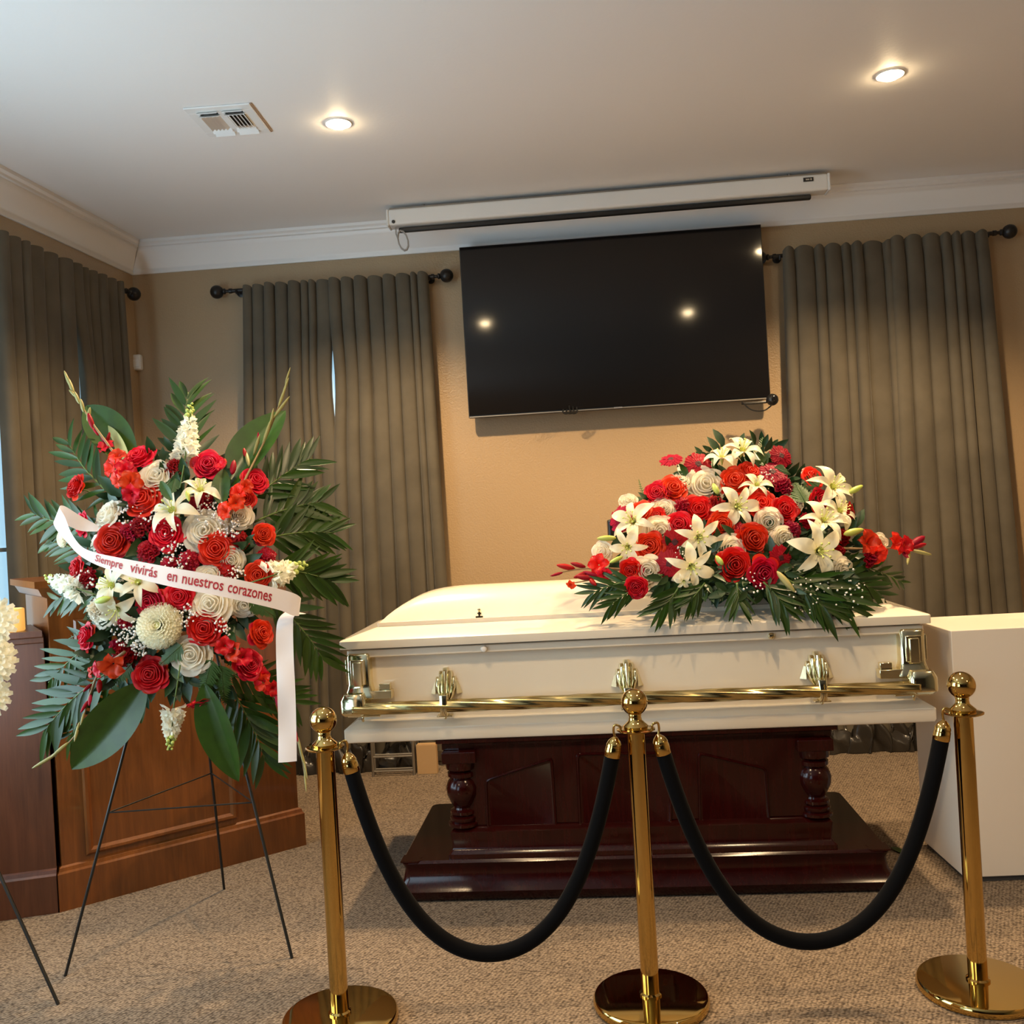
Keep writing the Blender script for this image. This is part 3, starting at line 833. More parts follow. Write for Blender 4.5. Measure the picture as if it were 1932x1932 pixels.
# ------------------------------------------------------------------ brass posts and ropes
def post(label, x, y, hooks):
    t = thing('stanchion', label, 'stanchion', (x, y, 0), group='brass rope posts')
    mb = MB(); mb.lathe([(0.168, 0.0), (0.174, 0.003), (0.176, 0.010), (0.174, 0.022), (0.170, 0.027), (0.160, 0.0285), (0.028, 0.031)], 64, cap1=True); obj('base', mb, M['brass'], t, angle=35)
    mb = MB(); mb.lathe([(0.034, 0.03), (0.034, 0.036), (0.0275, 0.040), (0.0275, 0.832)], 32); obj('pole', mb, M['brass'], t, angle=40)
    mb = MB(); mb.lathe([(0.030, 0.826), (0.052, 0.830), (0.0585, 0.8335), (0.0585, 0.8365), (0.052, 0.838), (0.036, 0.838)], 40); obj('collar_ring', mb, M['brass'], t, angle=40)
    mb = MB(); mb.lathe([(0.036, 0.838), (0.038, 0.846), (0.030, 0.853), (0.021, 0.862), (0.0185, 0.872), (0.020, 0.880)] +
                        [(0.0405 * math.sin(a), 0.917 - 0.0405 * math.cos(a)) for a in [0.5 + (PI - 0.51) * i / 14 for i in range(15)]], 32); obj('ball_finial', mb, M['brass'], t, angle=50)
    return t


PX = [V((-0.606, 2.872, 0)), V((0.337, 2.876, 0)), V((1.318, 2.850, 0))]
post('brass rope post in front of the left end of the casket', PX[0].x, PX[0].y, 1)
post('middle brass rope post, with black ropes hooked on both sides', PX[1].x, PX[1].y, 2)
post('brass rope post in front of the white pedestal', PX[2].x, PX[2].y, 1)


def rope(label, a, b, low):
    """a, b: brass end hook points; low: pixel of the lowest point"""
    t = thing('velvet_rope', label, 'rope', (0, 0, 0), group='black velvet ropes')
    Y = (a.y + b.y) / 2
    zl = low
    n = 60
    A, B = a, b
    L = B.x - A.x
    # sag curve: power-catenary mix
    dz = (A.z + B.z) / 2 - zl
    pts = []
    for i in range(n + 1):
        s = i / n
        e = abs(2 * s - 1)
        k = 2.6
        z = (A.z * (1 - s) + B.z * s) - dz * (1 - (math.cosh(k * e) - 1) / (math.cosh(k) - 1))
        pts.append(V((A.x + L * s, A.y + (B.y - A.y) * s, z)))
    # resample by arc length for clean ends
    d = [0]
    for i in range(n): d.append(d[-1] + (pts[i + 1] - pts[i]).length)
    T = d[-1]
    def at(q):
        q = max(0, min(T, q)); i = max(k_ for k_ in range(n) if d[k_] <= q + 1e-9)
        f = (q - d[i]) / (d[i + 1] - d[i]); return pts[i].lerp(pts[i + 1], f)
    body = [at(0.062 + (T - 0.124) * i / 70) for i in range(71)]
    mb = MB(); mb.tube(body, 0.0235, 18); obj('velvet_tube', mb, M['rope'], t, angle=60)
    for q0, q1, col in ((0.0, 0.09, a), (T, T - 0.09, b)):
        e0 = at(q0 + (0.025 if q0 == 0 else -0.025)); e1 = at(q0 + (0.072 if q0 == 0 else -0.072))
        dr = (e1 - e0); ln = dr.length
        mtx = Matrix.Translation(e0) @ dr.normalized().to_track_quat('Z', 'Y').to_matrix().to_4x4()
        mb = MB(); mb.lathe([(0.006, -0.004), (0.010, 0.0), (0.018, 0.008), (0.0225, 0.018), (0.0235, 0.022), (0.0225, 0.026), (0.0240, 0.030), (0.0250, ln + 0.008), (0.0235, ln + 0.010)], 24, mtx)
        obj('brass_end', mb, M['gold'] if False else M['brass'], t, angle=40)
        mb = MB(); up = col; h = [e0 + dr.normalized() * -0.002]
        hk = catmull([e0, e0.lerp(up, 0.5) + V((0.006 if q0 == 0 else -0.006, 0, 0.012)), up + V((0.004 if q0 == 0 else -0.004, -0.004, 0.016)), up + V((-0.012 if q0 == 0 else 0.012, -0.006, 0.010)), up + V((-0.010 if q0 == 0 else 0.010, -0.004, -0.006))], 6)
        mb.tube(hk, 0.0036, 8); obj('hook', mb, M['brass'], t, angle=60)
    return t


hz = 0.838
rope('black velvet rope between the left and middle brass posts', PX[0] + V((0.062, -0.012, hz)), PX[1] + V((-0.060, -0.012, hz)), 0.186)
rope('black velvet rope between the middle and right brass posts', PX[1] + V((0.060, -0.012, hz)), PX[2] + V((-0.058, -0.012, hz)), 0.172)

# ------------------------------------------------------------------ white pedestal
p0 = on_z(1821, 1667, 0.0); p1 = on_z(1750, 1597, 0.0)
pd = thing('pedestal', 'tall plain white display pedestal behind the right brass post', 'pedestal', (p0.x, p0.y, 0), -0.045)
DP = 0.42; WP = 0.62
mb = MB(); mb.box((WP / 2, DP / 2, (0.965 + 0.022) / 2), (WP, DP, 0.965 - 0.022)); obj('box', mb, M['pedestal'], pd, angle=0, bevel=0.003)
mb = MB(); mb.box((WP / 2, DP / 2, 0.0115), (WP - 0.03, DP - 0.03, 0.023)); obj('toe_kick', mb, M['toe'], pd, angle=0)

# ------------------------------------------------------------------ wooden lectern and cabinet at the left
A = on_z(113, 1722, 0); B = on_z(578, 1594, 0)
dv = (B - A); LW = dv.length; ang = math.atan2(dv.y, dv.x)
le = thing('lectern', 'tall stained oak lectern with a framed panel, behind the flower easel', 'lectern', (A.x, A.y, 0), ang)
LHt = 1.33
mb = MB(); mb.box((LW / 2, 0.25, LHt / 2), (LW - 0.04, 0.46, LHt)); obj('body', mb, M['oak'], le, angle=0, bevel=0.003)
pr = [(0.0, 0), (0.0, 0.150), (0.006, 0.158), (0.010, 0.172), (0.020, 0.178), (0.022, 0.182)]
mb = MB(); mb.loops([[V((o_, o_, z)), V((LW - o_, o_, z)), V((LW - o_, 0.50 - o_, z)), V((o_, 0.50 - o_, z))] for o_, z in pr], True, True, True); obj('base_board', mb, M['oak'], le, angle=0)
mb = MB(); mb.loops([[V((o_, o_, z)), V((LW - o_, o_, z)), V((LW - o_, 0.50 - o_, z)), V((o_, 0.50 - o_, z))] for o_, z in ((0.02, LHt - 0.06), (0.0, LHt - 0.05), (-0.015, LHt - 0.02), (-0.03, LHt - 0.015), (-0.03, LHt + 0.012))], True, True, True)
obj('top_ledge', mb, M['oak'], le, angle=0)
lm = Matrix.Translation(A) @ Matrix.Rotation(ang, 4, 'Z'); lmi = lm.inverted()
ln_ = lm.to_3x3() @ V((0, -1, 0))
q0 = lmi @ on_plane(168, 1602, lm @ V((0, 0.02, 0)), ln_); q1 = lmi @ on_plane(442, 1543, lm @ V((0, 0.02, 0)), ln_)
xa, xb, za, zb = q0.x, q1.x, (q0.z + q1.z) / 2, 1.16
mb = MB()
def frame_ring(mb, prof, xa, xb, za, zb, y0):
    mb.loops([[V((xa + o_, y0 - h_, za + o_)), V((xb - o_, y0 - h_, za + o_)), V((xb - o_, y0 - h_, zb - o_)), V((xa + o_, y0 - h_, zb - o_))] for o_, h_ in prof], True, False, False)
frame_ring(mb, [(-0.012, 0.0), (-0.012, 0.006), (-0.004, 0.013), (0.006, 0.012), (0.016, 0.004), (0.020, 0.001)], xa, xb, za, zb, 0.02)
obj('panel_moulding', mb, M['oak'], le, angle=0)
mb = MB(); mb.box(((xa + xb) / 2, 0.0195, (za + zb) / 2), (xb - xa - 0.02, 0.004, zb - za - 0.02)); obj('panel', mb, M['oak'], le, angle=0)

C = on_z(0, 1738, 0)
dv = (A - C).normalized(); C2 = A - dv * 0.62; ang2 = math.atan2(dv.y, dv.x)
cab = thing('wooden_cabinet', 'low oak cabinet carrying a candle, left of the lectern', 'cabinet', (C2.x, C2.y, 0), ang2)
W2 = 0.62; H2 = 1.125


def footprint(o_, x_in=0.0):                         # right end mitred against the lectern
    return [(0.10, o_), (W2 - 0.006, o_), (W2 - 0.130, 0.34), (0.10, 0.34)]


mb = MB(); mb.prism(footprint(0.018), 0, H2); obj('body', mb, M['oakshaded'], cab, angle=0, bevel=0.003)
mb = MB(); mb.loops([[V((x_, y_, z)) for x_, y_ in footprint(o_)] for o_, z in pr], True, True, True); obj('base_board', mb, M['oakshaded'], cab, angle=0)
mb = MB(); mb.loops([[V((x_, y_, z)) for x_, y_ in footprint(o_)] for o_, z in ((0.018, H2 - 0.035), (0.010, H2 - 0.03), (0.008, H2 - 0.012), (-0.004, H2 - 0.006), (-0.006, H2 + 0.018))], True, True, True); obj('top_ledge', mb, M['oakshaded'], cab, angle=0)
cp = P(22, 1183, 3.87); cp.z = H2 + 0.018
cn = thing('candle', 'lit cream pillar candle on the low wooden cabinet', 'candle', cp)
mb = MB(); mb.lathe([(0.046, 0), (0.050, 0.004), (0.050, 0.088), (0.048, 0.092), (0.043, 0.093), (0.038, 0.086), (0.001, 0.082)], 28); obj('wax', mb, M['candle'], cn, angle=50)
mb = MB(); mb.tube([V((0, 0, 0.082)), V((0.001, 0, 0.094))], 0.0012, 6); obj('wick', mb, M['wire'], cn)
mb = MB(); mb.sphere((0.001, 0, 0.100), 0.004, 8, 6, (1, 1, 2)); obj('flame', mb, M['flame'], cn)

# ------------------------------------------------------------------ bits on the floor behind the casket
q = on_z(806, 1461, 0)
cd = thing('cardboard_sheet', 'brown cardboard box standing behind the bier', 'box', (q.x, q.y, 0), -0.10)
mb = MB(); mb.box((0, 0.03, 0.085), (0.118, 0.05, 0.17)); obj('carton', mb, M['card'], cd, angle=0, bevel=0.002)
for sy in (-1, 1):
    mb = MB(); mb.box((0, 0.03 + sy * 0.013, 0.172), (0.112, 0.022, 0.003)); obj('flap', mb, M['card'], cd, angle=0)
q = on_z(708, 1461, 0); q2 = on_z(785, 1457, 0)
fr = thing('folding_stand', 'low grey metal folding stand behind the casket', 'stand', (q.x, q.y, 0), -0.07)
wd_ = (q2 - q).length
for sx in (0, wd_):
    for sy in (-0.05, 0.0):
        mb = MB(); mb.tube([V((sx, sy, 0.0)), V((sx, sy, 0.46))], 0.008, 8); obj('leg', mb, M['steel'], fr)
for z_ in (0.03, 0.115, 0.45):
    for sy in (-0.05, 0.0):
        mb = MB(); mb.tube([V((0, sy, z_)), V((wd_, sy, z_))], 0.006, 8); obj('rail', mb, M['steel'], fr)
mb = MB(); mb.box((wd_ / 2, -0.03, 0.465), (wd_ + 0.03, 0.10, 0.014)); obj('shelf', mb, M['steel'], fr, angle=0)


# ------------------------------------------------------------------ flower meshes (unit size, facing +Z)
def rose_petal(mb, phi, half, r0, r1, z0, z1, curl, point, nu=7, nv=6, wav=0.0):
    def fn(u, v):
        uu = 2 * u - 1
        wsh = (0.45 + 0.55 * min(1, v * 1.8)) * (1 - 0.30 * v ** 4)
        a = phi + uu * half * wsh
        tip = 1 - (0.16 + point) * abs(uu) ** 2.2 * v
        r = r0 + (r1 - r0) * (v ** 0.85) * tip
        z = z0 + (z1 - z0) * (v ** 0.75)
        e = max(0, v - 0.62) / 0.38
        z -= curl * e * e * (0.65 + 0.35 * uu * uu); r += curl * 0.35 * e
        z += 0.05 * uu * uu * v - wav * math.sin(uu * 5 + phi * 3) * v * v * 0.05
        return V((r * math.cos(a), r * math.sin(a), z))
    mb.grid(fn, nu, nv)


def rose_core(seed, pointed=0.12, open_=1.0):
    r = random.Random(seed); mb = MB(); ph = r.random() * 6
    # three whorls of separate petals round a tight spiral heart
    for k, (n, r0, r1, z0, z1, half, curl) in enumerate(((5, 0.50, 0.90 * open_, -0.30, 0.10, 0.80, 0.15), (5, 0.46, 0.72, -0.20, 0.21, 0.86, 0.10), (4, 0.40, 0.57, -0.10, 0.29, 1.0, 0.07))):
        for i in range(n):
            rose_petal(mb, ph + i * 2 * PI / n + r.uniform(-.12, .12), half * r.uniform(.95, 1.1), r0, r1 * r.uniform(.94, 1.06), z0, z1 + r.uniform(-.03, .03), curl * r.uniform(0.6, 1.3), pointed * (1 if k < 2 else .5), wav=1)
        ph += 0.63 + r.uniform(-.1, .1)
    turns = 3.3; lob = r.choice((3, 4, 5)); p2 = r.random() * 6
    def sp(u, v):
        a = u * 2 * PI * turns + ph
        R = 0.055 + 0.42 * u ** 0.9
        R *= 1 + 0.09 * math.cos(lob * a * 0.77 + p2)
        top = 0.42 - 0.20 * (R / 0.47) ** 2 + 0.025 * math.sin(2.3 * a)
        if v < 0.75:
            q = v / 0.75; rr = R * (0.86 + 0.14 * q); z = -0.05 + (top + 0.05) * q
        else:
            q = (v - 0.75) / 0.25; rr = R + 0.050 * q; z = top - 0.012 * q - 0.03 * q * q
        return V((rr * math.cos(a), rr * math.sin(a), z))
    mb.grid(sp, 80, 6)
    mb.lathe([(0.62, -0.25), (0.50, -0.02), (0.3, 0.08), (0.001, 0.16)], 12, cap0=False)
    return mb


def rose_outer(pointed):
    mb = MB(); rose_petal(mb, 0.0, 0.80, 0.30, 1.0, -0.42, -0.02, 0.16, pointed, 9, 7, wav=1); return mb


def calyx():
    mb = MB()
    mb.lathe([(0.04, -1.2), (0.045, -0.62), (0.15, -0.55), (0.20, -0.42), (0.12, -0.3)], 8)
    for k in range(5):
        a = k * 2 * PI / 5
        mb.grid(lambda u, v: V((math.cos(a + (2 * u - 1) * .3 * (1 - v)) * (0.16 + 0.42 * v), math.sin(a + (2 * u - 1) * .3 * (1 - v)) * (0.16 + 0.42 * v), -0.42 - 0.10 * v * v + .03)), 3, 4)
    return mb


def carnation(seed):
    r = random.Random(seed); mb = MB()
    for k in range(8):
        R = 1.0 - k * 0.105; h = -0.25 + k * 0.12
        n = 44; p1, p2 = r.random() * 6, r.random() * 6
        f1 = 9 - k // 2; rings = []
        for v in (0.12, 0.5, 0.8, 0.93, 1.0):
            ring = []
            for j in range(n):
                a = 2 * PI * j / n
                ru = math.sin(f1 * a + p1) * 0.16 * v ** 2 + math.sin((f1 * 2 + 3) * a + p2) * 0.07 * v ** 3
                fr_ = (0.05 * ((j % 2) * 2 - 1) if v > 0.97 else 0)
                rr = R * v * (1 + 0.07 * math.sin(5 * a + p2) + fr_)
                ring.append(V((rr * math.cos(a), rr * math.sin(a), h + 0.42 * (1 - v * v) * (0.2 + k * .05) + ru + 0.10 * v)))
            rings.append(ring)
        mb.loops(rings, True)
    return mb


def lily_petal(wd):
    mb = MB()
    def fn(u, v):
        uu = 2 * u - 1
        wv = wd * (math.sin(PI * min(1, 0.06 + 0.94 * v) ** 0.95) ** 0.75) if v < 1 else 0.004
        x = 0.06 + 0.94 * v - 0.10 * max(0, v - .7) ** 2
        z = 0.42 * v ** 0.6 - 0.55 * v ** 3.2 - 0.02
        z += 0.10 * wv * abs(uu) * 2 - 0.03 * math.cos(uu * 3) * (1 - v) * .6 + 0.015 * math.sin(9 * v + uu * 2) * abs(uu)
        return V((x, uu * wv, z))
    mb.grid(fn, 7, 10); return mb


def lily_heart():
    mb = MB()
    mb.lathe([(0.02, -0.35), (0.07, -0.15), (0.11, 0.06), (0.14, 0.14)], 10, cap1=False)
    for k in range(6):
        a = k * PI / 3 + 0.4
        e = V((math.cos(a) * 0.24, math.sin(a) * 0.24, 0.52))
        mb.tube([V((0, 0, 0)), e * 0.6 + V((0, 0, .05)), e], 0.012, 5)
        mb.sphere(e, 0.045, 6, 4, (1, 1, .5))
    mb.tube([V((0, 0, 0)), V((.03, 0, .6))], 0.016, 5); mb.sphere((.03, 0, .62), 0.03, 6, 4)
    return mb


def gerbera():
    mb = MB()
    for lay, (n, R, z, wd) in enumerate(((24, 1.0, 0.0, 0.12), (24, 0.93, 0.05, 0.11), (18, 0.62, 0.09, 0.10), (16, 0.46, 0.12, 0.08))):
        for k in range(n):
            a = (k + lay * 0.5) * 2 * PI / n
            ra = Matrix.Rotation(a, 4, 'Z')
            R_ = R * (0.95 + 0.08 * math.sin(k * 2.3))
            def fn(u, v):
                uu = 2 * u - 1
                return V((0.14 + (R_ - .14) * v, uu * wd * (0.45 + 0.75 * v - 0.75 * max(0, v - .75) * 2.2), z + 0.10 * v - 0.14 * v * v + 0.02 * uu * uu + 0.012 * math.sin(k * 1.7)))
            mb.grid(fn, 3, 4, ra)
    return mb


def gerbera_disc():
    mb = MB(); mb.lathe([(0.30, 0.05), (0.27, 0.13), (0.16, 0.17), (0.06, 0.15), (0.001, 0.14)], 18); return mb


def mum(seed, rows=10, q=1.0):
    r = random.Random(seed); mb = MB()
    for k in range(rows):
        th = 0.12 + k * 1.6 / rows
        n = max(5, int((6 + 30 * math.sin(th)) / q))
        for i in range(n):
            a = i * 2 * PI / n + k * 0.4 + r.uniform(-.05, .05)
            t = th + r.uniform(-.03, .03)
            d = V((math.sin(t) * math.cos(a), math.sin(t) * math.sin(a), math.cos(t) * 0.72))
            up = V((-d.x * 0.5, -d.y * 0.5, 0.9))
            sd = d.cross(V((0, 0, 1))).normalized() * (0.055 + 0.03 * math.sin(t)) * q ** 0.8
            R = 0.62 + 0.38 * math.sin(t)
            b0 = d * (R * 0.55); b1 = d * R; tip = d * R * (1.02 + 0.16 * (q - 1)) + up * 0.07
            mb.add([b0 - sd * .6, b0 + sd * .6, b1 + sd - d * .1 , b1 - sd - d * .1, tip + sd * .55, tip - sd * .55, b1 - d * .06 - up * .05], [(0, 1, 2, 6), (0, 6, 3), (2, 4, 6), (4, 5, 6), (5, 3, 6)])
    return mb


def leaf_mesh(wd=0.16, fold=0.25, droop=0.12, nv=9, nu=5, belly=0.8, ex=0.85):
    mb = MB()
    def fn(u, v):
        uu = 2 * u - 1
        ww = wd * (math.sin(PI * (0.04 + 0.96 * v) ** (belly or 1.0)) ** ex) if v < 1 else 0.003
        if belly is None: ww = wd * 3.0 * max(v, 0.01) ** 0.72 * max(1 - v, 0.002) ** 0.85
        return V((v, uu * ww, -droop * v * v + fold * abs(uu) * ww - 0.02 * wd))
    mb.grid(fn, nu, nv); return mb


def bud_mesh():
    mb = MB(); mb.lathe([(0.03, 0.0), (0.10, 0.12), (0.145, 0.35), (0.14, 0.6), (0.09, 0.86), (0.03, 0.98), (0.005, 1.0)], 9)
    return mb


def glad_petal():
    mb = MB()
    def fn(u, v):
        uu = 2 * u - 1
        ww = 0.34 * (math.sin(PI * (0.05 + 0.93 * v) ** 1.15) ** 0.7) if v < 1 else 0.02
        return V((0.05 + 0.8 * v, uu * ww, 0.75 * v ** 0.7 - 0.55 * v ** 3 + 0.10 * uu * uu * v + 0.05 * math.sin(8 * v + 5 * uu) * v))
    mb.grid(fn, 7, 7); return mb


def small_blossoms(seed, n, L, rr, greentip):
    """snapdragon spike of small two-lipped blossoms along +X from 0 to L"""
    r = random.Random(seed); mb = MB()
    for i in range(n):
        t = (i + r.random() * .6) / n
        a = i * 2.4
        rad = rr * (1 - 0.75 * t ** 1.3)
        c = V((L * t, math.cos(a) * rad * 0.75, math.sin(a) * rad * 0.75))
        mb.cur = 1 if t > greentip else 0
        q = rad * (0.85 if t < greentip else 0.62)
        if t > greentip:
            mb.sphere(c, max(q * .8, rr * .13), 6, 4)
        else:
            d = V((0.35, math.cos(a), math.sin(a))).normalized()
            sd = d.cross(V((1, 0, 0))).normalized(); up = sd.cross(d)
            for k in range(5):
                b = k * 2 * PI / 5 + r.random()
                o = sd * math.cos(b) + up * math.sin(b)
                o2 = sd * math.cos(b + .55) + up * math.sin(b + .55); o3 = sd * math.cos(b - .55) + up * math.sin(b - .55)
                mb.add([c - d * q * .5, c + d * q * .25 + o2 * q * .75, c + d * q * (.35 + .3 * r.random()) + o * q * 1.0, c + d * q * .25 + o3 * q * .75, c + d * q * .05 + o * q * .3], [(0, 1, 4), (4, 1, 2), (4, 2, 3), (0, 4, 3)])
    mb.cur = 0
    return mb


ME = {}
for k in range(4): ME['rose%d' % k] = rose_core(30 + k, 0.16).mesh('rose_core', M['red'], 180)
for k in range(3): ME['coral%d' % k] = rose_core(60 + k, 0.10).mesh('rose_core', M['coral'], 180)
for k in range(3): ME['wrose%d' % k] = rose_core(40 + k, 0.02, 1.05).mesh('rose_core', M['white'], 180)
ME['rpetal'] = rose_outer(0.22).mesh('rose_petal', M['red'], 180)
ME['cpetal'] = rose_outer(0.16).mesh('rose_petal', M['coral'], 180)
ME['wpetal'] = rose_outer(0.02).mesh('rose_petal', M['white'], 180)
ME['calyx'] = calyx().mesh('calyx', M['stem'], 60)
for k in range(3): ME['carn%d' % k] = carnation(10 + k).mesh('carnation', M['crimson'], 180)
ME['wcarn0'] = carnation(77).mesh('white_carnation', M['white'], 180)
ME['lp0'] = lily_petal(0.235).mesh('lily_petal', M['lily'], 180)
ME['lp1'] = lily_petal(0.165).mesh('lily_petal', M['lily'], 180)
ME['lheart'] = lily_heart().mesh('lily_heart', M['lilythroat'], 60)
ME['gerb'] = gerbera().mesh('gerbera', M['crimson'], 180)
ME['gdisc'] = gerbera_disc().mesh('gerbera_disc', M['discdark'], 60)
ME['mum'] = mum(3).mesh('mum', M['mum'], 0)
ME['bigmum'] = mum(5, 6, 2.0).mesh('mum', M['mum'], 0)
mbx = MB(); mbx.sphere((0, 0, 0.38), 0.15, 10, 8, (1, 1, .55)); ME['mumc'] = mbx.mesh('mum_heart', M['mumcentre'], 180)
ME['leaflet'] = leaf_mesh(0.080, 0.4, 0.12, 8, 3).mesh('leaflet', M['palm'], 180)
ME['leaf'] = leaf_mesh(0.24, 0.35, 0.10, 9, 5).mesh('leaf', M['broad'], 180)
ME['bud'] = bud_mesh().mesh('bud', M['bud'], 180)
ME['rbud'] = bud_mesh().mesh('red_bud', M['crimson'], 180)
ME['tbud'] = bud_mesh().mesh('sheath_bud', M['gladtip'], 180)
ME['gp'] = glad_petal().mesh('gladiolus_petal', M['orange'], 180)
ME['stub'] = None


def facing(pos, n, size, spin=0.0, L=None):
    q = V(n).normalized().to_track_quat('Z', 'Y').to_matrix().to_4x4()
    return Matrix.Translation(pos - (L or V((0, 0, 0)))) @ q @ Matrix.Rotation(spin, 4, 'Z') @ Matrix.Scale(size, 4)


class Spray:
    def __init__(s, root, depth, norm, fcol):
        s.root = root; s.L = root.location.copy(); s.depth = depth; s.norm = norm; s.r = random.Random(fcol)

    def place(s, x, y, px, lift=0.0, tilt=None):
        Y = s.depth(x, y) - lift
        pos = P(x, y, Y)
        n = V(tilt) if tilt else s.norm(x, y)
        n = n + V((s.r.uniform(-.12, .12), 0, s.r.uniform(-.12, .12)))
        return pos, n.normalized(), px * Y / F

    def rose(s, x, y, px, kind='r', tilt=None, lift=0.03):
        pos, n, d = s.place(x, y, px, lift, tilt)
        core = {'r': 'rose%d' % s.r.randrange(4), 'c': 'coral%d' % s.r.randrange(3), 'w': 'wrose%d' % s.r.randrange(3)}[kind]
        pet = {'r': 'rpetal', 'c': 'cpetal', 'w': 'wpetal'}[kind]
        nm = {'r': 'red_rose', 'c': 'red_rose', 'w': 'white_rose'}[kind]
        o = link(nm, ME[core], s.root, facing(pos, n, d * 0.545, s.r.random() * 6, s.L))
        off = s.r.random()
        for k in range(5):
            link('petal', ME[pet], o, Matrix.Rotation(k * 2 * PI / 5 + off + s.r.uniform(-.12, .12), 4, 'Z') @ Matrix.Rotation(s.r.uniform(-.06, .14), 4, 'Y') @ Matrix.Scale(s.r.uniform(.90, 1.06), 4))
        link('calyx', ME['calyx'], o, Matrix.Identity(4))
        return o

    def simple(s, key, nm, x, y, px, tilt=None, lift=0.03, sub=None):
        pos, n, d = s.place(x, y, px, lift, tilt)
        o = link(nm, ME[key], s.root, facing(pos, n, d * 0.52, s.r.random() * 6, s.L))
        if sub: link(sub[1], ME[sub[0]], o, Matrix.Identity(4))
        return o

    def carn(s, x, y, px, tilt=None, lift=0.02): return s.simple('carn%d' % s.r.randrange(3), 'red_carnation', x, y, px, tilt, lift)
    def wcarn(s, x, y, px, tilt=None, lift=0.02): return s.simple('wcarn0', 'white_carnation', x, y, px, tilt, lift)
    def gerb(s, x, y, px, tilt=None, lift=0.03): return s.simple('gerb', 'red_gerbera', x, y, px, tilt, lift, ('gdisc', 'flower_disc'))
    def mum(s, x, y, px, tilt=None, lift=0.03): return s.simple('mum', 'white_chrysanthemum', x, y, px, tilt, lift, ('mumc', 'flower_disc'))

    def lily(s, x, y, px, tilt=None, lift=0.05):
        pos, n, d = s.place(x, y, px, lift, tilt)
        o = link('white_lily', ME['lheart'], s.root, facing(pos, n, d * 0.54, s.r.random() * 6, s.L))
        for k in range(6):
            link('petal', ME['lp%d' % (k % 2)], o, Matrix.Rotation(k * PI / 3 + s.r.uniform(-.06, .06), 4, 'Z') @ Matrix.Rotation(s.r.uniform(-.22, .10), 4, 'Y') @ Matrix.Scale(s.r.uniform(.92, 1.05), 4))
        return o

    def along(s, a, b, lift=0.0, dY=0.0):
        A_ = P(a[0], a[1], s.depth(*a) - lift); B_ = P(b[0], b[1], s.depth(*b) - lift + dY)
        return A_, B_

    def pointer(s, key, nm, a, b, wide=1.0, lift=0.03, dY=0.0, mats=None, roll=0.0):
        """elongated mesh (bud, leaf) from pixel a to pixel b"""
        A_, B_ = s.along(a, b, lift, dY)
        d = B_ - A_; Ln = d.length; dx = d.normalized()
        nrm = V((0, -1, 0.15)); nrm = (nrm - dx * nrm.dot(dx)).normalized(); sd = nrm.cross(dx)
        m3 = Matrix((dx, sd, nrm)).transposed().to_4x4()
        me = ME[key]
        if key.endswith('bud'): m3 = m3 @ Matrix.Rotation(PI / 2, 4, 'Y')
        sc_ = Matrix.Diagonal((Ln, Ln * wide, Ln, 1)) if not key.endswith('bud') else Matrix.Diagonal((Ln * wide, Ln * wide, Ln, 1))
        return link(nm, me, s.root, Matrix.Translation(A_ - s.L) @ m3 @ Matrix.Rotation(roll, 4, 'X') @ sc_)

    def frond(s, a, b, leaf_px, n=9, bend=0.0, ang=0.85, lift=0.0, dY=0.0, ang_tip=0.45, tw=0.25):
        A_, B_ = s.along(a, b, lift, dY)
        d = B_ - A_; dx = d.normalized()
        nrm = V((0, -1, 0.1)); nrm = (nrm - dx * nrm.dot(dx)).normalized(); sd = nrm.cross(dx)
        Ln = d.length
        pt = lambda t: A_ + d * t + sd * (bend * Ln * 4 * t * (1 - t)) + nrm * (-0.04 * Ln * t * t)
        mb = MB(); mb.tube([pt(i / 10) - s.L for i in range(11)], [0.0045 - 0.0032 * i / 10 for i in range(11)], 6)
        o = obj('palm_frond', mb, M['stem'], s.root, angle=180)
        Lm = leaf_px * A_.y / F
        for side in (-1, 1):
            for k in range(n):
                t = 0.10 + 0.88 * (k + (0.5 if side > 0 else 0.2)) / n
                t = min(t, 1.0)
                c = pt(t); tg = (pt(min(1, t + .03)) - pt(t - .03)).normalized()
                av = (ang + (ang_tip - ang) * t) * s.r.uniform(.86, 1.12)
                s2 = nrm.cross(tg).normalized()
                ld = (tg * math.cos(av) + s2 * side * math.sin(av) + nrm * s.r.uniform(-.12, .18)).normalized()
                ln = Lm * (0.62 + 0.38 * math.sin(PI * (0.15 + 0.75 * t))) * s.r.uniform(.88, 1.1)
                nn = (nrm + s2 * side * s.r.uniform(-tw, tw * 1.6) + tg * s.r.uniform(-tw, tw)).normalized()
                nn = (nn - ld * nn.dot(ld)).normalized(); y_ = nn.cross(ld)
                m3 = Matrix((ld, y_, nn)).transposed().to_4x4()
                link('leaflet', ME['leaflet'], o, Matrix.Translation(c - s.L) @ m3 @ Matrix.Diagonal((ln, ln * s.r.uniform(.9, 1.25), ln * s.r.uniform(0.3, 1.6), 1)))
        return o

    def broadleaf(s, a, b, width_px, lift=0.0, dY=0.0, roll=0.0, matl=None, curve=0.1):
        A_, B_ = s.along(a, b, lift, dY); Ln = (B_ - A_).length
        wd = width_px * A_.y / F / Ln / 2
        mb = leaf_mesh(wd, 0.55, curve, 18, 7, None)
        ME['tmp'] = mb.mesh('broad_leaf', matl or M['broad'], 180)
        o = s.pointer('tmp', 'broad_leaf', a, b, 1.0, lift, dY, roll=roll)
        return o

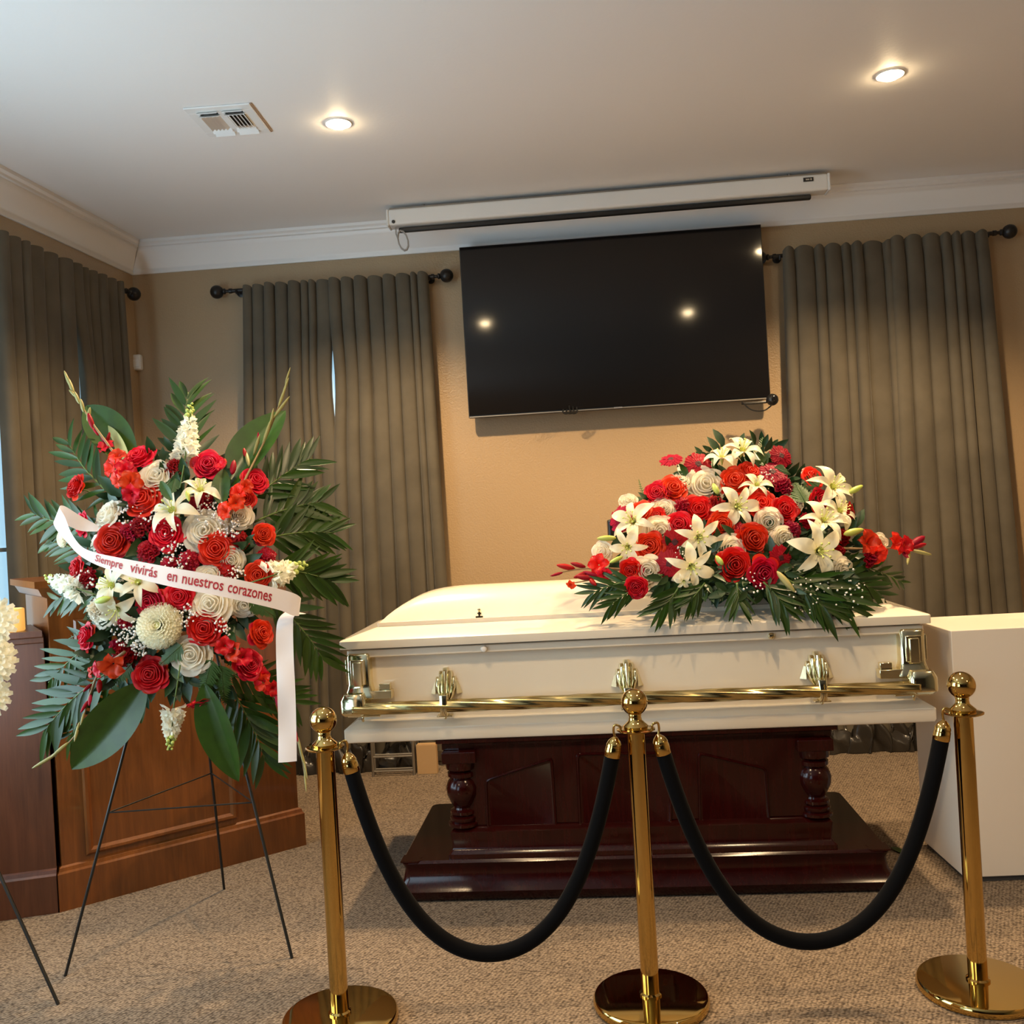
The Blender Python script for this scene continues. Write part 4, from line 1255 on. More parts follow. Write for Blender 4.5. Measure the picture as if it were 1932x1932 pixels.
    def gladiolus(s, pts, florets, buds, tip=3, lift=0.06, tipcol='tbud', tsz=34):
        """pts: pixel path; florets: (x, y, px, tilt); buds: (x0,y0,x1,y1,key)"""
        W_ = [P(x_, y_, s.depth(x_, y_) - lift) - s.L for x_, y_ in pts]
        c = catmull(W_, 6)
        mb = MB(); mb.tube(c, [0.006 - 0.0045 * i / (len(c) - 1) for i in range(len(c))], 7)
        o = obj('gladiolus', mb, M['gladstem'], s.root, angle=180)
        for x_, y_, px, tl in florets:
            Y = s.depth(x_, y_) - lift - 0.01; pos = P(x_, y_, Y); d = px * Y / F
            fl = facing(pos, V(tl), d * 0.58, s.r.random() * 6, s.L)
            mb = MB(); mb.lathe([(0.05, -0.25), (0.09, 0.0), (0.16, 0.25)], 8, cap1=False)
            f = obj('floret', mb, M['orange'], o, fl, angle=180)
            for k in range(6):
                for v_, pg in enumerate(ME['gp'].vertices[:0]): pass
            # six petals joined as one blossom: each is a child mesh of the spike
            bm_ = MB()
            for k in range(6):
                ra = Matrix.Rotation(k * PI / 3, 4, 'Z') @ Matrix.Rotation(s.r.uniform(-.25, .15), 4, 'Y') @ Matrix.Scale(s.r.uniform(.88, 1.08), 4)
                bm_.add([vv.co.copy() for vv in ME['gp'].vertices], [tuple(pg.vertices) for pg in ME['gp'].polygons], ra)
            f.data = bm_.mesh('floret', M['orange'], 180)
        for x0_, y0_, x1_, y1_, key, wdt in buds:
            A_ = P(x0_, y0_, s.depth(x0_, y0_) - lift) - s.L; B_ = P(x1_, y1_, s.depth(x1_, y1_) - lift - 0.012) - s.L
            d = B_ - A_
            link('bud', ME[key], o, Matrix.Translation(A_) @ d.normalized().to_track_quat('Z', 'Y').to_matrix().to_4x4() @ Matrix.Diagonal((d.length * wdt, d.length * wdt, d.length, 1)))
        return o

    def snapdragon(s, a, b, w_px, n=34, green=0.72, lift=0.05, stem=None):
        A_, B_ = s.along(a, b, lift); d = B_ - A_; Ln = d.length; dx = d.normalized()
        sd = dx.cross(V((0, 1, 0))).normalized(); nn = dx.cross(sd)
        m4 = Matrix.Translation(A_ - s.L) @ Matrix((dx, sd, nn)).transposed().to_4x4()
        mb = MB(); mb.tube([V((-Ln * .5, 0, 0)), V((0, 0, 0)), V((Ln, 0, 0))] if stem is None else [m4.inverted() @ (P(stem[0], stem[1], s.depth(*stem) - lift) - s.L), V((0, 0, 0)), V((Ln, 0, 0))], 0.0028, 6)
        o = obj('snapdragon', mb, M['stem'], s.root, m4, angle=180)
        obj('blossom_spike', small_blossoms(int(a[0]), n, Ln, w_px * A_.y / F / 2, green), [M['snap'], M['snapgreen']], o, angle=0)
        return o

    def breath(s, spots, lift=0.02):
        mb = MB(); r = s.r
        for x_, y_, rad, n in spots:
            for i in range(n):
                a = r.random() * 6.28; q = rad * math.sqrt(r.random())
                xx, yy = x_ + q * math.cos(a), y_ + q * math.sin(a)
                c = P(xx, yy, s.depth(xx, yy) - lift - r.random() * 0.04) - s.L
                mb.sphere(c, r.uniform(.0028, .0052), 5, 3)
        return obj('baby_breath', mb, M['breath'], s.root, angle=180, kind='stuff', label='clouds of tiny white blossoms')

    def filler(s, spots, size, mt='filler', nm='filler_foliage', lift=-0.05, spread=0.05, wdf=0.22, ymax=9999):
        mb = MB(); r = s.r
        base = leaf_mesh(wdf, 0.3, 0.15, 5, 3)
        for x_, y_, rad, n in spots:
            for i in range(n):
                a = r.random() * 6.28; q = rad * math.sqrt(r.random())
                xx, yy = x_ + q * math.cos(a), y_ + q * math.sin(a) * 0.9
                if yy > ymax: yy = ymax - (yy - ymax) * 0.5
                c = P(xx, yy, s.depth(xx, yy) - lift + r.uniform(-spread, spread)) - s.L
                dv_ = V((math.cos(a) + r.uniform(-.7, .7), r.uniform(-.8, .2), -math.sin(a) + r.uniform(-.7, .7))).normalized()
                nn = V((r.uniform(-.6, .6), -1, r.uniform(-.4, .7))); nn = (nn - dv_ * nn.dot(dv_)).normalized(); y__ = nn.cross(dv_)
                Ln = size * r.uniform(.6, 1.3)
                mb.add(base.v, base.f, Matrix.Translation(c) @ Matrix((dv_, y__, nn)).transposed().to_4x4() @ Matrix.Scale(Ln, 4))
        return obj(nm, mb, M[mt], s.root, angle=180, kind='stuff')

    def fern(s, a, b, w_px, lift=0.04):
        A_, B_ = s.along(a, b, lift); d = B_ - A_; dx = d.normalized(); Ln = d.length
        nrm = V((0, -1, .1)); nrm = (nrm - dx * nrm.dot(dx)).normalized(); sd = nrm.cross(dx)
        mb = MB(); mb.tube([A_ - s.L, B_ - s.L], 0.0016, 5)
        base = leaf_mesh(0.16, 0.2, 0.1, 4, 3); W_ = w_px * A_.y / F / 2
        for k in range(15):
            t = 0.08 + 0.9 * k / 15
            for side in (-1, 1):
                ld = (dx * 0.75 + sd * side).normalized(); nn = nrm; y__ = nn.cross(ld)
                mb.add(base.v, base.f, Matrix.Translation(A_ + d * t - s.L) @ Matrix((ld, y__, nn)).transposed().to_4x4() @ Matrix.Scale(W_ * (1.15 - t) * s.r.uniform(.85, 1.15), 4))
        return obj('fern_frond', mb, M['fern'], s.root, angle=180)


# ------------------------------------------------------------------ flower easel (wire tripod)
fl_, fr_, bk_ = on_z(123, 1842, 0), on_z(551, 1808, 0), on_z(423, 1678, 0)
apx = P(347, 985, 3.66)
es = thing('flower_easel', 'black wire tripod easel holding the red and white flower spray', 'easel', (apx.x, apx.y, 0))
L0 = V((apx.x, apx.y, 0))
for f in (fl_, fr_, bk_):
    mb = MB(); mb.tube([f - L0, apx - L0 + (apx - f).normalized() * 0.02], 0.0055, 8); obj('leg', mb, M['wire'], es)
tl_, tr_, tb_ = (on_plane(205, 1553, fl_, (0, -1, 0.24)), on_plane(484, 1530, fl_, (0, -1, 0.24)), None)
sA = fl_.lerp(apx, 0.335); sB = fr_.lerp(apx, 0.335); sC = bk_.lerp(apx, 0.335)
for a, b in ((sA, sB), (sA, sC), (sB, sC)):
    mb = MB(); mb.tube([a - L0, b - L0], 0.0028, 6); obj('brace', mb, M['wire'], es)
for p_ in (fl_.lerp(apx, .52), fr_.lerp(apx, .52)):
    mb = MB(); mb.tube([p_ - L0, p_ - L0 + V((0, -0.10, 0.0)), p_ - L0 + V((0, -0.115, 0.03))], 0.004, 6); obj('support_hook', mb, M['wire'], es)

# ------------------------------------------------------------------ standing spray
def sdep(x_, y_):
    z_ = CH - (y_ - 966 + (x_ - 966) * SR) * 3.5 / F
    pl = 3.29 + (z_ / 1.54) * 0.36 - 0.09
    r2 = ((x_ - 330) / 230.0) ** 2 + ((y_ - 1070) / 260.0) ** 2
    return pl - 0.17 * math.sqrt(max(0.0, 1 - r2))


def snorm(x_, y_):
    return V(((x_ - 330) / 260.0, -1.0, -(y_ - 1060) / 300.0 + 0.22))


sl = P(330, 1090, 3.47)
ss = thing('standing_flower_spray', 'tall red and white flower spray on the wire easel, crossed by a lettered ribbon', 'flower arrangement', sl)
sp = Spray(ss, sdep, snorm, 101)
mb = MB(); mb.loops([rrect(0.13 * f, 0.20 * f, 0.05, z_) for f, z_ in ((0.9, -0.05), (1.0, -0.03), (1.0, 0.03), (0.85, 0.05))], True, True, True, Matrix.Rotation(PI / 2 - 0.23, 4, 'X'))
obj('foam_block', mb, M['filler'], ss, Matrix.Translation(V((0.0, 0.0, 0.02))), angle=60)
# greenery
for a, b, lp, n, bd in (((348, 900), (352, 735), 100, 9, 0.02), ((235, 950), (120, 825), 85, 9, 0.05), ((215, 985), (50, 965), 80, 10, 0.06), ((200, 1070), (85, 1020), 70, 8, -0.04),
                        ((205, 1140), (95, 1135), 75, 8, -0.10), ((235, 1190), (85, 1290), 80, 10, -0.06), ((235, 1250), (75, 1385), 95, 11, -0.05), ((255, 1300), (120, 1400), 70, 8, -0.08),
                        ((470, 950), (590, 860), 85, 9, 0.03), ((480, 985), (610, 945), 85, 9, 0.04), ((490, 1020), (632, 1005), 85, 10, 0.05), ((500, 1075), (632, 1100), 85, 10, 0.06),
                        ((500, 1120), (612, 1250), 80, 10, 0.05), ((430, 1290), (500, 1440), 90, 10, 0.04), ((420, 1270), (560, 1330), 80, 9, 0.05)):
    sp.frond(a, b, lp, n, bd, lift=-0.06, dY=0.02)
sp.broadleaf((255, 880), (156, 752), 74, lift=-0.03, roll=0.3)
sp.broadleaf((432, 920), (533, 762), 82, lift=-0.02, roll=-0.2)
sp.broadleaf((275, 1285), (132, 1457), 86, lift=0.02, roll=-0.35, curve=0.05)
sp.broadleaf((385, 1290), (446, 1478), 70, lift=0.02, roll=0.2, curve=0.05)
sp.broadleaf((245, 880), (185, 795), 40, lift=0.0, matl=M['paleleaf'])
sp.broadleaf((420, 955), (418, 880), 36, lift=0.06)
sp.broadleaf((270, 1290), (262, 1370), 22, lift=0.0)
sp.broadleaf((325, 945), (300, 905), 18, lift=0.11)
sp.filler([(330, 1060, 170, 260), (330, 960, 120, 90), (320, 1180, 130, 130), (400, 1250, 60, 30), (240, 1240, 60, 30)], 0.085)
sp.fern((400, 1240), (380, 1320), 60); sp.fern((415, 1250), (425, 1330), 60); sp.fern((345, 1215), (300, 1255), 50); sp.fern((330, 900), (320, 935), 40)
sp.fern((250, 1250), (205, 1300), 50); sp.fern((215, 1160), (130, 1205), 40); sp.fern((470, 1130), (520, 1165), 50); sp.fern((440, 1230), (470, 1290), 50)
# roses
for x_, y_, px, tl in ((262, 862, 60, (-.2, -1, .9)), (141, 918, 50, (-.9, -1, .5)), (271, 944, 72, None), (153, 990, 48, (-1.2, -1, .1)), (212, 1021, 66, (-.1, -1, .1)), (314, 1006, 66, (.1, -1, .2)),
                       (212, 1021, 0, None), (283, 1135, 62, (-.1, -1, 0)), (387, 1185, 66, (.1, -1, 0)), (162, 1201, 54, (-.9, -1, .3)), (284, 1273, 66, (0, -1, .1)), (143, 1073, 46, (-1.1, -1, .3)),
                       (493, 1194, 52, (1.1, -1, .4)), (470, 1254, 58, (.9, -1, .5))):
    if px: sp.rose(x_, y_, px, 'r', tl)
for x_, y_, px, tl in ((393, 877, 60, (.2, -1, .5)), (481, 906, 54, (.8, -1, .7)), (460, 941, 48, (.6, -1, .2)), (498, 1008, 44, (.5, -1, .1)), (408, 1036, 68, (.1, -1, .1)), (487, 1085, 52, (.3, -1, 0)), (339, 1125, 56, (.1, -1, -.1))):
    sp.rose(x_, y_, px, 'c', tl)
sp.rose(380, 1328, 50, 'r', (0.1, -0.25, -1), lift=0.06)
for x_, y_, px, tl in ((297, 903, 82, (0, -1, .7)), (203, 972, 62, (-.7, -1, .7)), (387, 1004, 80, (.1, -1, .4)), (452, 973, 54, (.4, -1, .3)), (436, 1056, 48, (.3, -1, 0)), (398, 1140, 84, (.1, -1, .1)),
                       (461, 1140, 52, (.2, -1, -.3)), (362, 1235, 74, (0, -1, .1)), (397, 1088, 60, (.1, -1, .4)), (196, 1156, 60, (-.5, -1, .2)), (184, 1030, 40, (-.6, -1, .2))):
    sp.rose(x_, y_, px, 'w', tl, lift=0.02)
for x_, y_, px in ((331, 882, 44), (265, 992, 46), (277, 1040, 46), (357, 1057, 42), (319, 1066, 34), (450, 1020, 40), (381, 945, 48), (504, 1050, 36), (428, 1078, 36), (166, 1091, 40), (234, 1172, 32), (234, 1238, 54), (242, 1003, 40), (218, 1222, 30)):
    sp.carn(x_, y_, px)
sp.mum(303, 1181, 88, (0, -1, .15)); sp.mum(120, 1016, 34, (-1, -1, .2)); sp.wcarn(185, 1150, 50, (-.6, -1, .2)); sp.mum(118, 1012, 26)
for x_, y_, px, tl in ((328, 965, 100, (-.4, -1, .8)), (378, 928, 84, (.3, -1, 1.2)), (214, 1106, 96, (-.5, -1, .5)), (222, 1146, 92, (-.1, -1, -.5)), (262, 1100, 84, (.1, -1, .6))):
    sp.lily(x_, y_, px, tl)
sp.pointer('bud', 'lily_bud', (208, 1128), (178, 1136), 1.3, lift=0.13)
sp.pointer('bud', 'lily_bud', (352, 926), (357, 946), 1.3, lift=0.09)
# gladioli
up = [(176, 810, 166, 778, 'rbud', 1.0), (165, 795, 170, 768, 'tbud', .9), (158, 778, 152, 752, 'tbud', .9), (150, 762, 140, 738, 'tbud', .9), (145, 750, 130, 735, 'tbud', .9), (140, 745, 128, 712, 'tbud', .7), (133, 730, 121, 699, 'tbud', .6),
      (205, 840, 190, 822, 'rbud', 1.2), (202, 835, 207, 815, 'rbud', 1.1), (186, 822, 174, 806, 'rbud', .9)]
sp.gladiolus([(258, 925), (215, 855), (172, 795), (140, 740), (123, 702)], [(246, 912, 48, (.5, -1, .1)), (228, 903, 44, (-.7, -1, -.1)), (236, 888, 46, (.6, -1, .5)), (218, 880, 46, (-.6, -1, .3)), (222, 864, 38, (.3, -1, .9)), (203, 846, 36, (-.3, -1, .8)), (250, 930, 40, (.1, -1, -.3))], up)
sp.gladiolus([(430, 985), (455, 920), (500, 830), (530, 755), (547, 695)], [(430, 965, 40, (-.5, -1, .1)), (445, 950, 38, (.3, -1, .1)), (452, 932, 38, (-.3, -1, .4)), (462, 920, 34, (.6, -1, .4)), (420, 880, 28, (-.6, -1, 1))],
             [(438, 895, 442, 868, 'rbud', 1.3), (463, 862, 460, 845, 'rbud', 1.1), (470, 880, 464, 852, 'tbud', .6), (478, 860, 490, 820, 'tbud', .55), (488, 838, 487, 815, 'rbud', .7), (495, 842, 512, 790, 'tbud', .45), (510, 805, 516, 770, 'tbud', .5),
              (515, 790, 547, 747, 'tbud', .4), (525, 768, 540, 728, 'tbud', .45), (533, 745, 545, 712, 'tbud', .45), (538, 725, 548, 693, 'tbud', .4)])
sp.gladiolus([(235, 1230), (190, 1265), (170, 1310), (140, 1390), (62, 1449)], [(214, 1252, 56, (.1, -1, -.4)), (190, 1262, 34, (-.9, -1, .1)), (176, 1268, 28, (-1, -1, .1))],
             [(188, 1282, 187, 1308, 'rbud', 1.4), (173, 1290, 157, 1305, 'rbud', 1.2), (172, 1310, 168, 1332, 'rbud', 1.0), (166, 1322, 152, 1345, 'rbud', .9), (158, 1345, 152, 1370, 'tbud', .6), (150, 1362, 140, 1400, 'tbud', .55), (130, 1400, 95, 1430, 'tbud', .6), (105, 1424, 60, 1450, 'tbud', .5)], lift=0.10)
sp.gladiolus([(420, 1215), (470, 1265), (515, 1310), (560, 1395), (577, 1475)], [(425, 1218, 40, (.2, -1, 0)), (444, 1230, 42, (-.3, -1, .2)), (458, 1240, 40, (.6, -1, .2)), (488, 1274, 44, (.5, -1, 0)), (500, 1284, 42, (-.2, -1, -.2)), (512, 1296, 40, (.7, -1, -.3))],
             [(520, 1310, 528, 1340, 'rbud', .9), (552, 1365, 562, 1400, 'rbud', .6), (562, 1390, 572, 1440, 'tbud', .35), (570, 1420, 580, 1470, 'tbud', .3), (574, 1450, 578, 1495, 'tbud', .3)], lift=0.03)
# snapdragons
sp.snapdragon((350, 862), (360, 762), 40, 44, 0.72, stem=(340, 920)); sp.snapdragon((150, 1112), (86, 1088), 40, 36, 0.8, stem=(190, 1125)); sp.snapdragon((327, 1338), (320, 1416), 36, 36, 0.62, stem=(340, 1255)); sp.snapdragon((508, 1088), (578, 1064), 44, 36, 0.55, stem=(470, 1100))
sp.breath([(400, 965, 34, 120), (432, 992, 24, 60), (330, 1048, 28, 70), (240, 1192, 30, 90), (264, 1222, 16, 50), (350, 1160, 22, 50), (420, 1185, 20, 36), (310, 985, 30, 60), (250, 975, 26, 40), (445, 1085, 18, 30), (155, 1095, 22, 40), (240, 1090, 20, 40)])

# ------------------------------------------------------------------ ribbon across the spray
def pair(t_, b_, Y): return (P(t_[0], t_[1], Y), P(b_[0], b_[1], Y))
rb_pairs = [((186, 992), (184, 1003), 3.36), ((150, 972), (150, 1001), 3.34), ((122, 955), (116, 986), 3.28), ((112, 957), (101, 985), 3.215), ((122, 975), (107, 1000), 3.17), ((135, 1006), (124, 1020), 3.15), ((154, 1031), (148, 1046), 3.135), ((182, 1043), (178, 1064), 3.125),
            ((224, 1052), (219, 1079), 3.115), ((266, 1060), (261, 1092), 3.11), ((337, 1073), (332, 1109), 3.105), ((416, 1087), (410, 1124), 3.12), ((480, 1100), (474, 1138), 3.15), ((534, 1113), (527, 1151), 3.185), ((558, 1121), (551, 1161), 3.205), ((568, 1129), (564, 1162), 3.225), ((562, 1132), (558, 1160), 3.25)]
tp = catmull([pair(*q)[0] for q in rb_pairs], 8); bt = catmull([pair(*q)[1] for q in rb_pairs], 8)
rl = P(330, 1090, 3.3)
rbn = thing('memorial_ribbon', 'white satin ribbon with red lettering draped across the red and white spray', 'ribbon', rl)
mb = MB(); mb.loops([[t_ - rl, t_.lerp(b_, .5) - rl, b_ - rl] for t_, b_ in zip(tp, bt)], False)
o = obj('band', mb, M['ribbon'], rbn, angle=60)
tail = [((545, 1150), (578, 1158), 3.245), ((527, 1165), (556, 1162), 3.225), ((521, 1190), (553, 1185), 3.215), ((521, 1240), (554, 1238), 3.22), ((523, 1300), (557, 1300), 3.21), ((525, 1370), (559, 1370), 3.215), ((525, 1439), (560, 1436), 3.205)]
t1 = catmull([pair(*q)[0] for q in tail], 6); t2 = catmull([pair(*q)[1] for q in tail], 6)
mb = MB(); mb.loops([[a - rl, a.lerp(b, .5) - rl + V((0, 0.004 * math.sin(i * .5), 0)), b - rl] for i, (a, b) in enumerate(zip(t1, t2))], False)
o = obj('tail', mb, M['ribbon'], rbn, angle=60)
# lettering, bent along the band
i0 = 8 * 7; i1 = len(tp) - 1
mid = [(a, b) for a, b in zip(tp, bt)]
arc = [0.0]
for i in range(1, len(mid)): arc.append(arc[-1] + (mid[i][1] - mid[i - 1][1]).length)
def s_of_px(px):
    best = min(range(8 * 6, 8 * 14), key=lambda i: abs((mid[i][0].x + mid[i][1].x) / 2 / ((mid[i][0].y + mid[i][1].y) / 2) - ray(px, 1090).x)); return arc[best]
def on_band(s_, t_):
    i = max(k for k in range(len(arc) - 1) if arc[k] <= s_); f = (s_ - arc[i]) / max(1e-9, arc[i + 1] - arc[i])
    a = mid[i][0].lerp(mid[i + 1][0], f); b = mid[i][1].lerp(mid[i + 1][1], f); return b.lerp(a, t_)
for word, pa, pb in (('Siempre', 181, 234), ('vivirás', 248, 300), ('en', 312, 332), ('nuestros', 348, 417), ('corazones', 431, 509)):
    fc = bpy.data.curves.new('lettering', 'FONT'); fc.body = word; fc.resolution_u = 3; fc.offset = 0.012
    fo = bpy.data.objects.new('lettering', fc); COL.objects.link(fo)
    bpy.context.view_layer.update()
    dg = bpy.context.evaluated_depsgraph_get()
    me = bpy.data.meshes.new_from_object(fo.evaluated_get(dg))
    bpy.data.objects.remove(fo)
    xs = [v.co.x for v in me.vertices]; mnx, mxx = min(xs), max(xs)
    sa_, sb_ = s_of_px(pa), s_of_px(pb)
    for v in me.vertices:
        s_ = sa_ + (sb_ - sa_) * (v.co.x - mnx) / (mxx - mnx)
        p_ = on_band(s_, 0.30 + v.co.y * 0.80)
        v.co = p_ - rl + V((0, -0.0016, 0))
    me.materials.clear(); me.materials.append(M['letters'])
    link('lettering', me, rbn)

# ------------------------------------------------------------------ casket spray
def cdep(x_, y_):
    base = 3.66 + (1100 - y_) / 240.0 * 0.36 if y_ < 1100 else 3.66 - (y_ - 1100) / 90.0 * 0.07
    e = abs((x_ - 1395) / 340.0)
    return base + 0.10 * max(0, e - 0.35) - 0.04 * (x_ - 1395) / 400.0


def cnorm(x_, y_): return V(((x_ - 1395) / 220.0, -1.0, (1060 - y_) / 190.0 + 0.12))


clc = P(1400, 1110, 4.0)
cs = thing('casket_flower_spray', 'low mound of red and white flowers lying on the casket lid', 'flower arrangement', clc)
sp = Spray(cs, cdep, cnorm, 202)
mb = MB(); mb.loops([rrect(0.42 * f, 0.10 * f, 0.05, z_) for f, z_ in ((0.9, 0.0), (1.0, 0.02), (1.0, 0.09), (0.8, 0.14))], True, True, True)
obj('foam_block', mb, M['filler'], cs, Matrix.Translation(V((0, 0.03, 0.105))) @ Matrix.Rotation(CA, 4, 'Z'), angle=60)
mb = MB(); mb.box((0, 0, 0), (0.06, 0.05, 0.09)); obj('cage_end', mb, M['blackplastic'], cs, Matrix.Translation(P(1160, 1000, 4.0) - clc), angle=0, bevel=0.008)
for a, b, lp, n, bd, dy in (((1200, 1095), (1112, 1122), 56, 6, -0.05, 0.02), ((1215, 1105), (1150, 1145), 52, 6, -0.06, 0.0), ((1285, 1100), (1243, 1152), 58, 6, 0.05, 0.0), ((1330, 1100), (1302, 1135), 52, 6, 0.0, 0.0),
                            ((1390, 1100), (1395, 1138), 55, 6, 0.0, 0.0), ((1440, 1098), (1482, 1148), 64, 7, 0.04, 0.0), ((1480, 1090), (1560, 1152), 78, 7, 0.04, 0.0), ((1500, 1085), (1608, 1150), 84, 8, 0.05, 0.0),
                            ((1540, 1075), (1665, 1122), 74, 8, 0.06, 0.08), ((1570, 1060), (1712, 1102), 46, 8, 0.05, 0.14), ((1480, 1080), (1585, 1112), 70, 7, 0.0, 0.02), ((1250, 1085), (1160, 1100), 52, 6, 0.0, 0.06)):
    sp.frond(a, b, lp, n, bd, lift=0.02, dY=dy, ang=0.7, ang_tip=0.35)
sp.filler([(1400, 1000, 150, 240), (1300, 1050, 130, 130), (1500, 1050, 140, 170), (1400, 1090, 190, 120), (1400, 910, 90, 60)], 0.07, lift=-0.06, ymax=1108)
sp.filler([(1310, 1070, 80, 70), (1450, 1072, 100, 90), (1540, 1080, 60, 40)], 0.06, lift=0.0, nm='trailing_foliage', spread=0.03, ymax=1118)
sp.fern((1425, 885), (1440, 822), 36, lift=-0.05); sp.fern((1405, 890), (1410, 850), 30, lift=-0.05); sp.fern((1520, 950), (1500, 910), 50); sp.fern((1545, 920), (1520, 900), 50); sp.fern((1225, 975), (1205, 905), 26, lift=-0.06); sp.fern((1215, 950), (1180, 935), 24, lift=-0.06); sp.fern((1460, 880), (1492, 896), 26)
for a, b, wd_ in (((1295, 905), (1280, 872), 18), ((1298, 900), (1270, 892), 14), ((1445, 880), (1425, 852), 26), ((1440, 885), (1462, 862), 16), ((1340, 905), (1345, 862), 12), ((1540, 1075), (1500, 1120), 14)):
    sp.broadleaf(a, b, wd_, lift=0.02)
for x_, y_, px, tl in ((1240, 930, 50, (-.3, -1, .5)), (1270, 922, 56, (.1, -1, .5)), (1386, 907, 58, (0, -1, .4)), (1416, 891, 48, (.2, -1, .7)), (1318, 961, 56, (-.1, -1, .3)), (1281, 990, 52, (-.1, -1, .2)), (1363, 991, 56, (0, -1, .1)),
                       (1436, 951, 60, (.1, -1, .3)), (1481, 962, 54, (.1, -1, .2)), (1226, 1031, 56, (-.2, -1, .1)), (1533, 900, 46, (.3, -1, .7)), (1208, 965, 46, (-.6, -1, .5)), (1238, 975, 40, (-.2, -1, .3)), (1432, 932, 40, (0, -1, .9))):
    sp.rose(x_, y_, px, 'c', tl)
for x_, y_, px, tl in ((1421, 1018, 66, (.1, -1, .1)), (1386, 1066, 64, (0, -1, 0)), (1440, 1081, 62, (.1, -1, 0)), (1200, 1108, 44, (-.2, -1, -.2)), (1548, 946, 54, (.5, -1, .2)), (1190, 1076, 44, (-.4, -1, -.1))):
    sp.rose(x_, y_, px, 'r', tl)
for x_, y_, px, tl in ((1331, 915, 74, (0, -1, .4)), (1246, 1003, 62, (-.1, -1, .2)), (1222, 1077, 60, (-.1, -1, .1)), (1381, 1037, 64, (.1, -1, .2)), (1450, 985, 54, (0, -1, -.2)), (1478, 1017, 50, (.2, -1, 0)), (1588, 1077, 50, (.4, -1, 0)),
                       (1136, 1041, 40, (-.6, -1, .2)), (1252, 962, 50, (-.2, -1, .4)), (1285, 908, 44, (-.1, -1, 1)), (1185, 945, 34, (-.3, -1, .9)), (1660, 1022, 34, (.3, -1, .3)), (1500, 950, 34, (.2, -1, .5))):
    sp.rose(x_, y_, px, 'w', tl, lift=0.015)
for x_, y_, px, tl in ((1266, 868, 44, (-.3, -1, 1.6)), (1317, 877, 52, (.1, -1, .5)), (1473, 861, 46, (.3, -1, .4)), (1457, 892, 54, (0, -1, .9)), (1172, 980, 54, (-1, -1, .3)), (1273, 1023, 52, (-.1, -1, .1)), (1263, 1064, 54, (-.1, -1, .1)), (1472, 1053, 50, (.5, -1, .1)), (1606, 970, 48, (1.4, -1, .2))):
    sp.gerb(x_, y_, px, tl)
for x_, y_, px in ((1478, 916, 40), (1347, 950, 40), (1288, 955, 42), (1400, 1004, 40), (1496, 998, 36), (1525, 983, 34), (1590, 1012, 36), (1640, 1055, 34), (1585, 1040, 24), (1545, 985, 30)):
    sp.carn(x_, y_, px)
for x_, y_, px, tl in ((1196, 985, 92, (-.4, -1, .4)), (1185, 1032, 74, (-.3, -1, -.2)), (1318, 1014, 92, (-.1, -1, .1)), (1304, 1068, 92, (0, -1, -.2)), (1390, 957, 94, (0, -1, .3)), (1362, 866, 70, (-.2, -1, 1.8)), (1400, 852, 80, (.3, -1, 1.5)),
                       (1568, 921, 96, (.4, -1, .6)), (1553, 985, 94, (.2, -1, .9)), (1543, 1040, 112, (.1, -1, .05)), (1427, 917, 62, (.2, -1, 1)), (1582, 966, 80, (.6, -1, .8)), (1290, 1095, 36, (-.1, -1, -.6))):
    sp.lily(x_, y_, px, tl)
sp.pointer('bud', 'lily_bud', (1162, 1015), (1126, 1016), 1.1, lift=0.05); sp.pointer('bud', 'lily_bud', (1364, 1066), (1350, 1048), 1.5, lift=0.08); sp.pointer('bud', 'lily_bud', (1592, 1008), (1630, 999), 1.1, lift=0.08); sp.pointer('bud', 'lily_bud', (1602, 930), (1628, 916), 1.1, lift=0.05)
sp.pointer('tbud', 'lily_bud', (1466, 1078), (1500, 1118), 0.8, lift=0.07); sp.pointer('bud', 'lily_bud', (1175, 1050), (1150, 1062), 1.1, lift=0.05); sp.pointer('bud', 'lily_bud', (1355, 932), (1345, 912), 1.5, lift=0.09)
sp.gladiolus([(1190, 1076), (1130, 1072), (1085, 1075), (1042, 1084)], [(1130, 1066, 44, (-.4, -1, .3)), (1140, 1080, 34, (-.2, -1, -.4))],
             [(1085, 1073, 1050, 1066, 'rbud', 1.1), (1105, 1070, 1076, 1062, 'rbud', 1.1), (1062, 1080, 1038, 1087, 'rbud', .8), (1110, 1080, 1082, 1090, 'rbud', 1.1)], lift=0.0)
sp.gladiolus([(1185, 1085), (1140, 1088), (1110, 1095), (1070, 1102)], [(1078, 1100, 22, (-.2, -1, -.6))], [(1130, 1088, 1100, 1078, 'rbud', 1.0), (1120, 1092, 1085, 1087, 'rbud', 1.1), (1112, 1092, 1125, 1105, 'rbud', 1.4)], lift=0.0)
sp.gladiolus([(1590, 1035), (1640, 1036), (1700, 1035), (1757, 1045)], [(1635, 1026, 56, (.2, -1, .3)), (1652, 1042, 44, (.2, -1, -.3)), (1685, 1028, 46, (.5, -1, .3)), (1702, 1030, 40, (.5, -1, .2))],
             [(1715, 1032, 1745, 1012, 'rbud', 1.3), (1718, 1034, 1748, 1026, 'rbud', 1.1), (1700, 1038, 1716, 1056, 'rbud', 1.0), (1716, 1038, 1712, 1066, 'tbud', .6), (1720, 1038, 1758, 1047, 'tbud', .7)], lift=0.02)
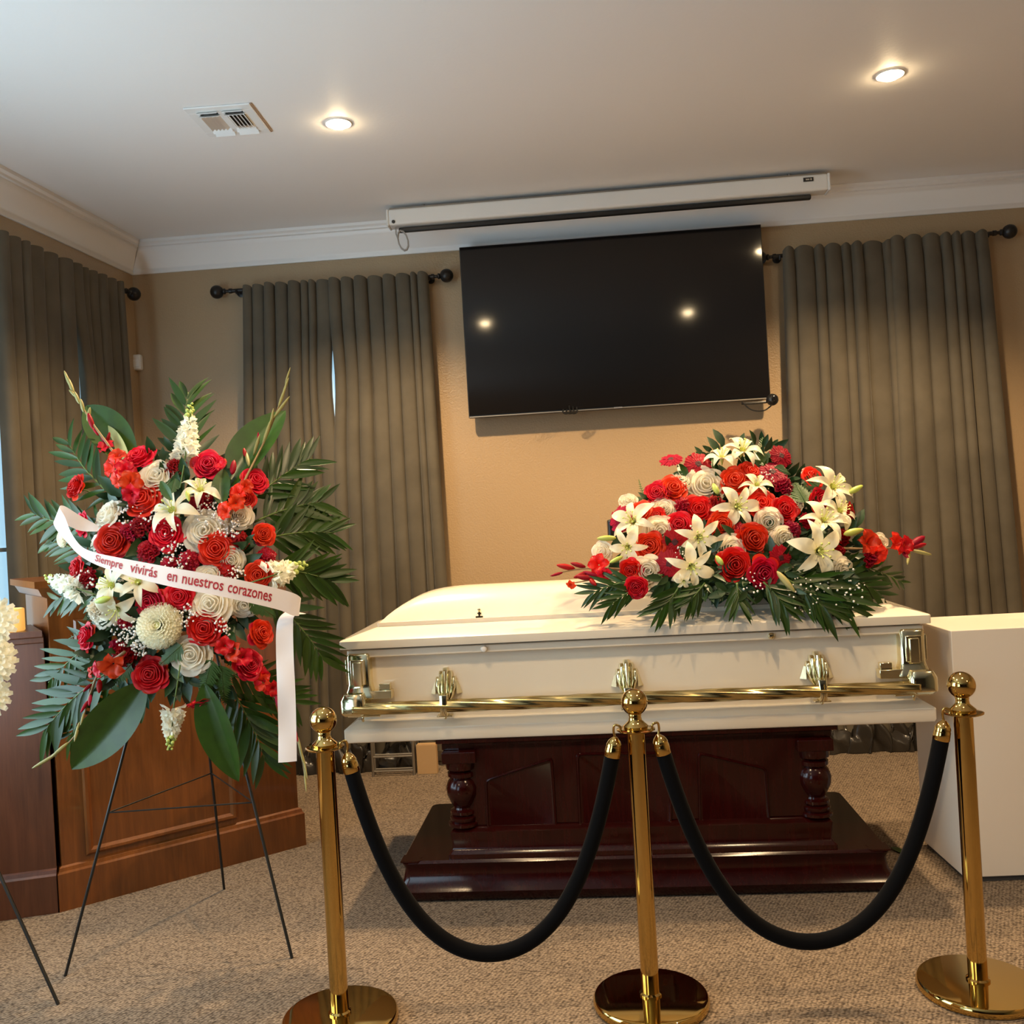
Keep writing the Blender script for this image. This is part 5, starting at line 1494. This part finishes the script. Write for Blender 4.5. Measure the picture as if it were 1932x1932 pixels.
sp.breath([(1450, 900, 16, 24), (1310, 1005, 16, 30), (1420, 1098, 30, 20), (1520, 1118, 40, 26), (1600, 1110, 40, 30), (1285, 1040, 14, 20)])

# ------------------------------------------------------------------ second, white arrangement at the left edge and its easel
f2 = on_z(110, 1895, 0); ap2 = V((-2.30, 3.30, 1.52))
e2 = thing('flower_easel', 'black wire easel leg at the left edge under white blossoms', 'easel', (ap2.x, ap2.y, 0))
K0 = V((ap2.x, ap2.y, 0))
for f in (f2, V((-2.52, 2.75, 0)), V((-2.42, 3.62, 0))):
    mb = MB(); mb.tube([f - K0, ap2 - K0], 0.0055, 8); obj('leg', mb, M['wire'], e2)
sl2 = P(-60, 1240, 3.05)
s2 = thing('white_flower_spray', 'white chrysanthemum arrangement cut off by the left edge of the photo', 'flower arrangement', sl2)
sp = Spray(s2, lambda x_, y_: 3.12 - 0.10 * math.sqrt(max(0, 1 - ((x_ + 70) / 110) ** 2)), lambda x_, y_: V(((x_ + 70) / 100., -1, 0.1)), 303)
mb = MB(); mb.loops([rrect(0.07 * f, 0.12 * f, 0.04, z_) for f, z_ in ((0.9, -0.05), (1.0, 0), (0.85, 0.05))], True, True, True, Matrix.Rotation(PI / 2, 4, 'X')); obj('foam_block', mb, M['filler'], s2, Matrix.Translation(V((-0.03, 0.10, 0))), angle=60)
for x_, y_, px in ((-18, 1172, 84), (-20, 1248, 84), (-28, 1312, 80), (-80, 1130, 90), (-95, 1210, 90), (-95, 1290, 90), (-70, 1360, 80)): sp.simple('bigmum', 'white_chrysanthemum', x_, y_, px, None, 0.03, ('mumc', 'flower_disc'))
sp.filler([(-70, 1240, 80, 50)], 0.07)

# fallen leaf by the bier
q = on_z(1685, 1598, 0.004); q2 = on_z(1702, 1610, 0.004)
mb = leaf_mesh(0.2, 0.2, -0.05, 8, 5)
o = obj('fallen_leaf', mb, M['broad'], mtx=Matrix.Translation(q) @ Matrix.Rotation(math.atan2(q2.y - q.y, q2.x - q.x), 4, 'Z') @ Matrix.Scale(0.09, 4), angle=180)
tag(o, 'single green leaf fallen on the carpet beside the bier', 'leaf')
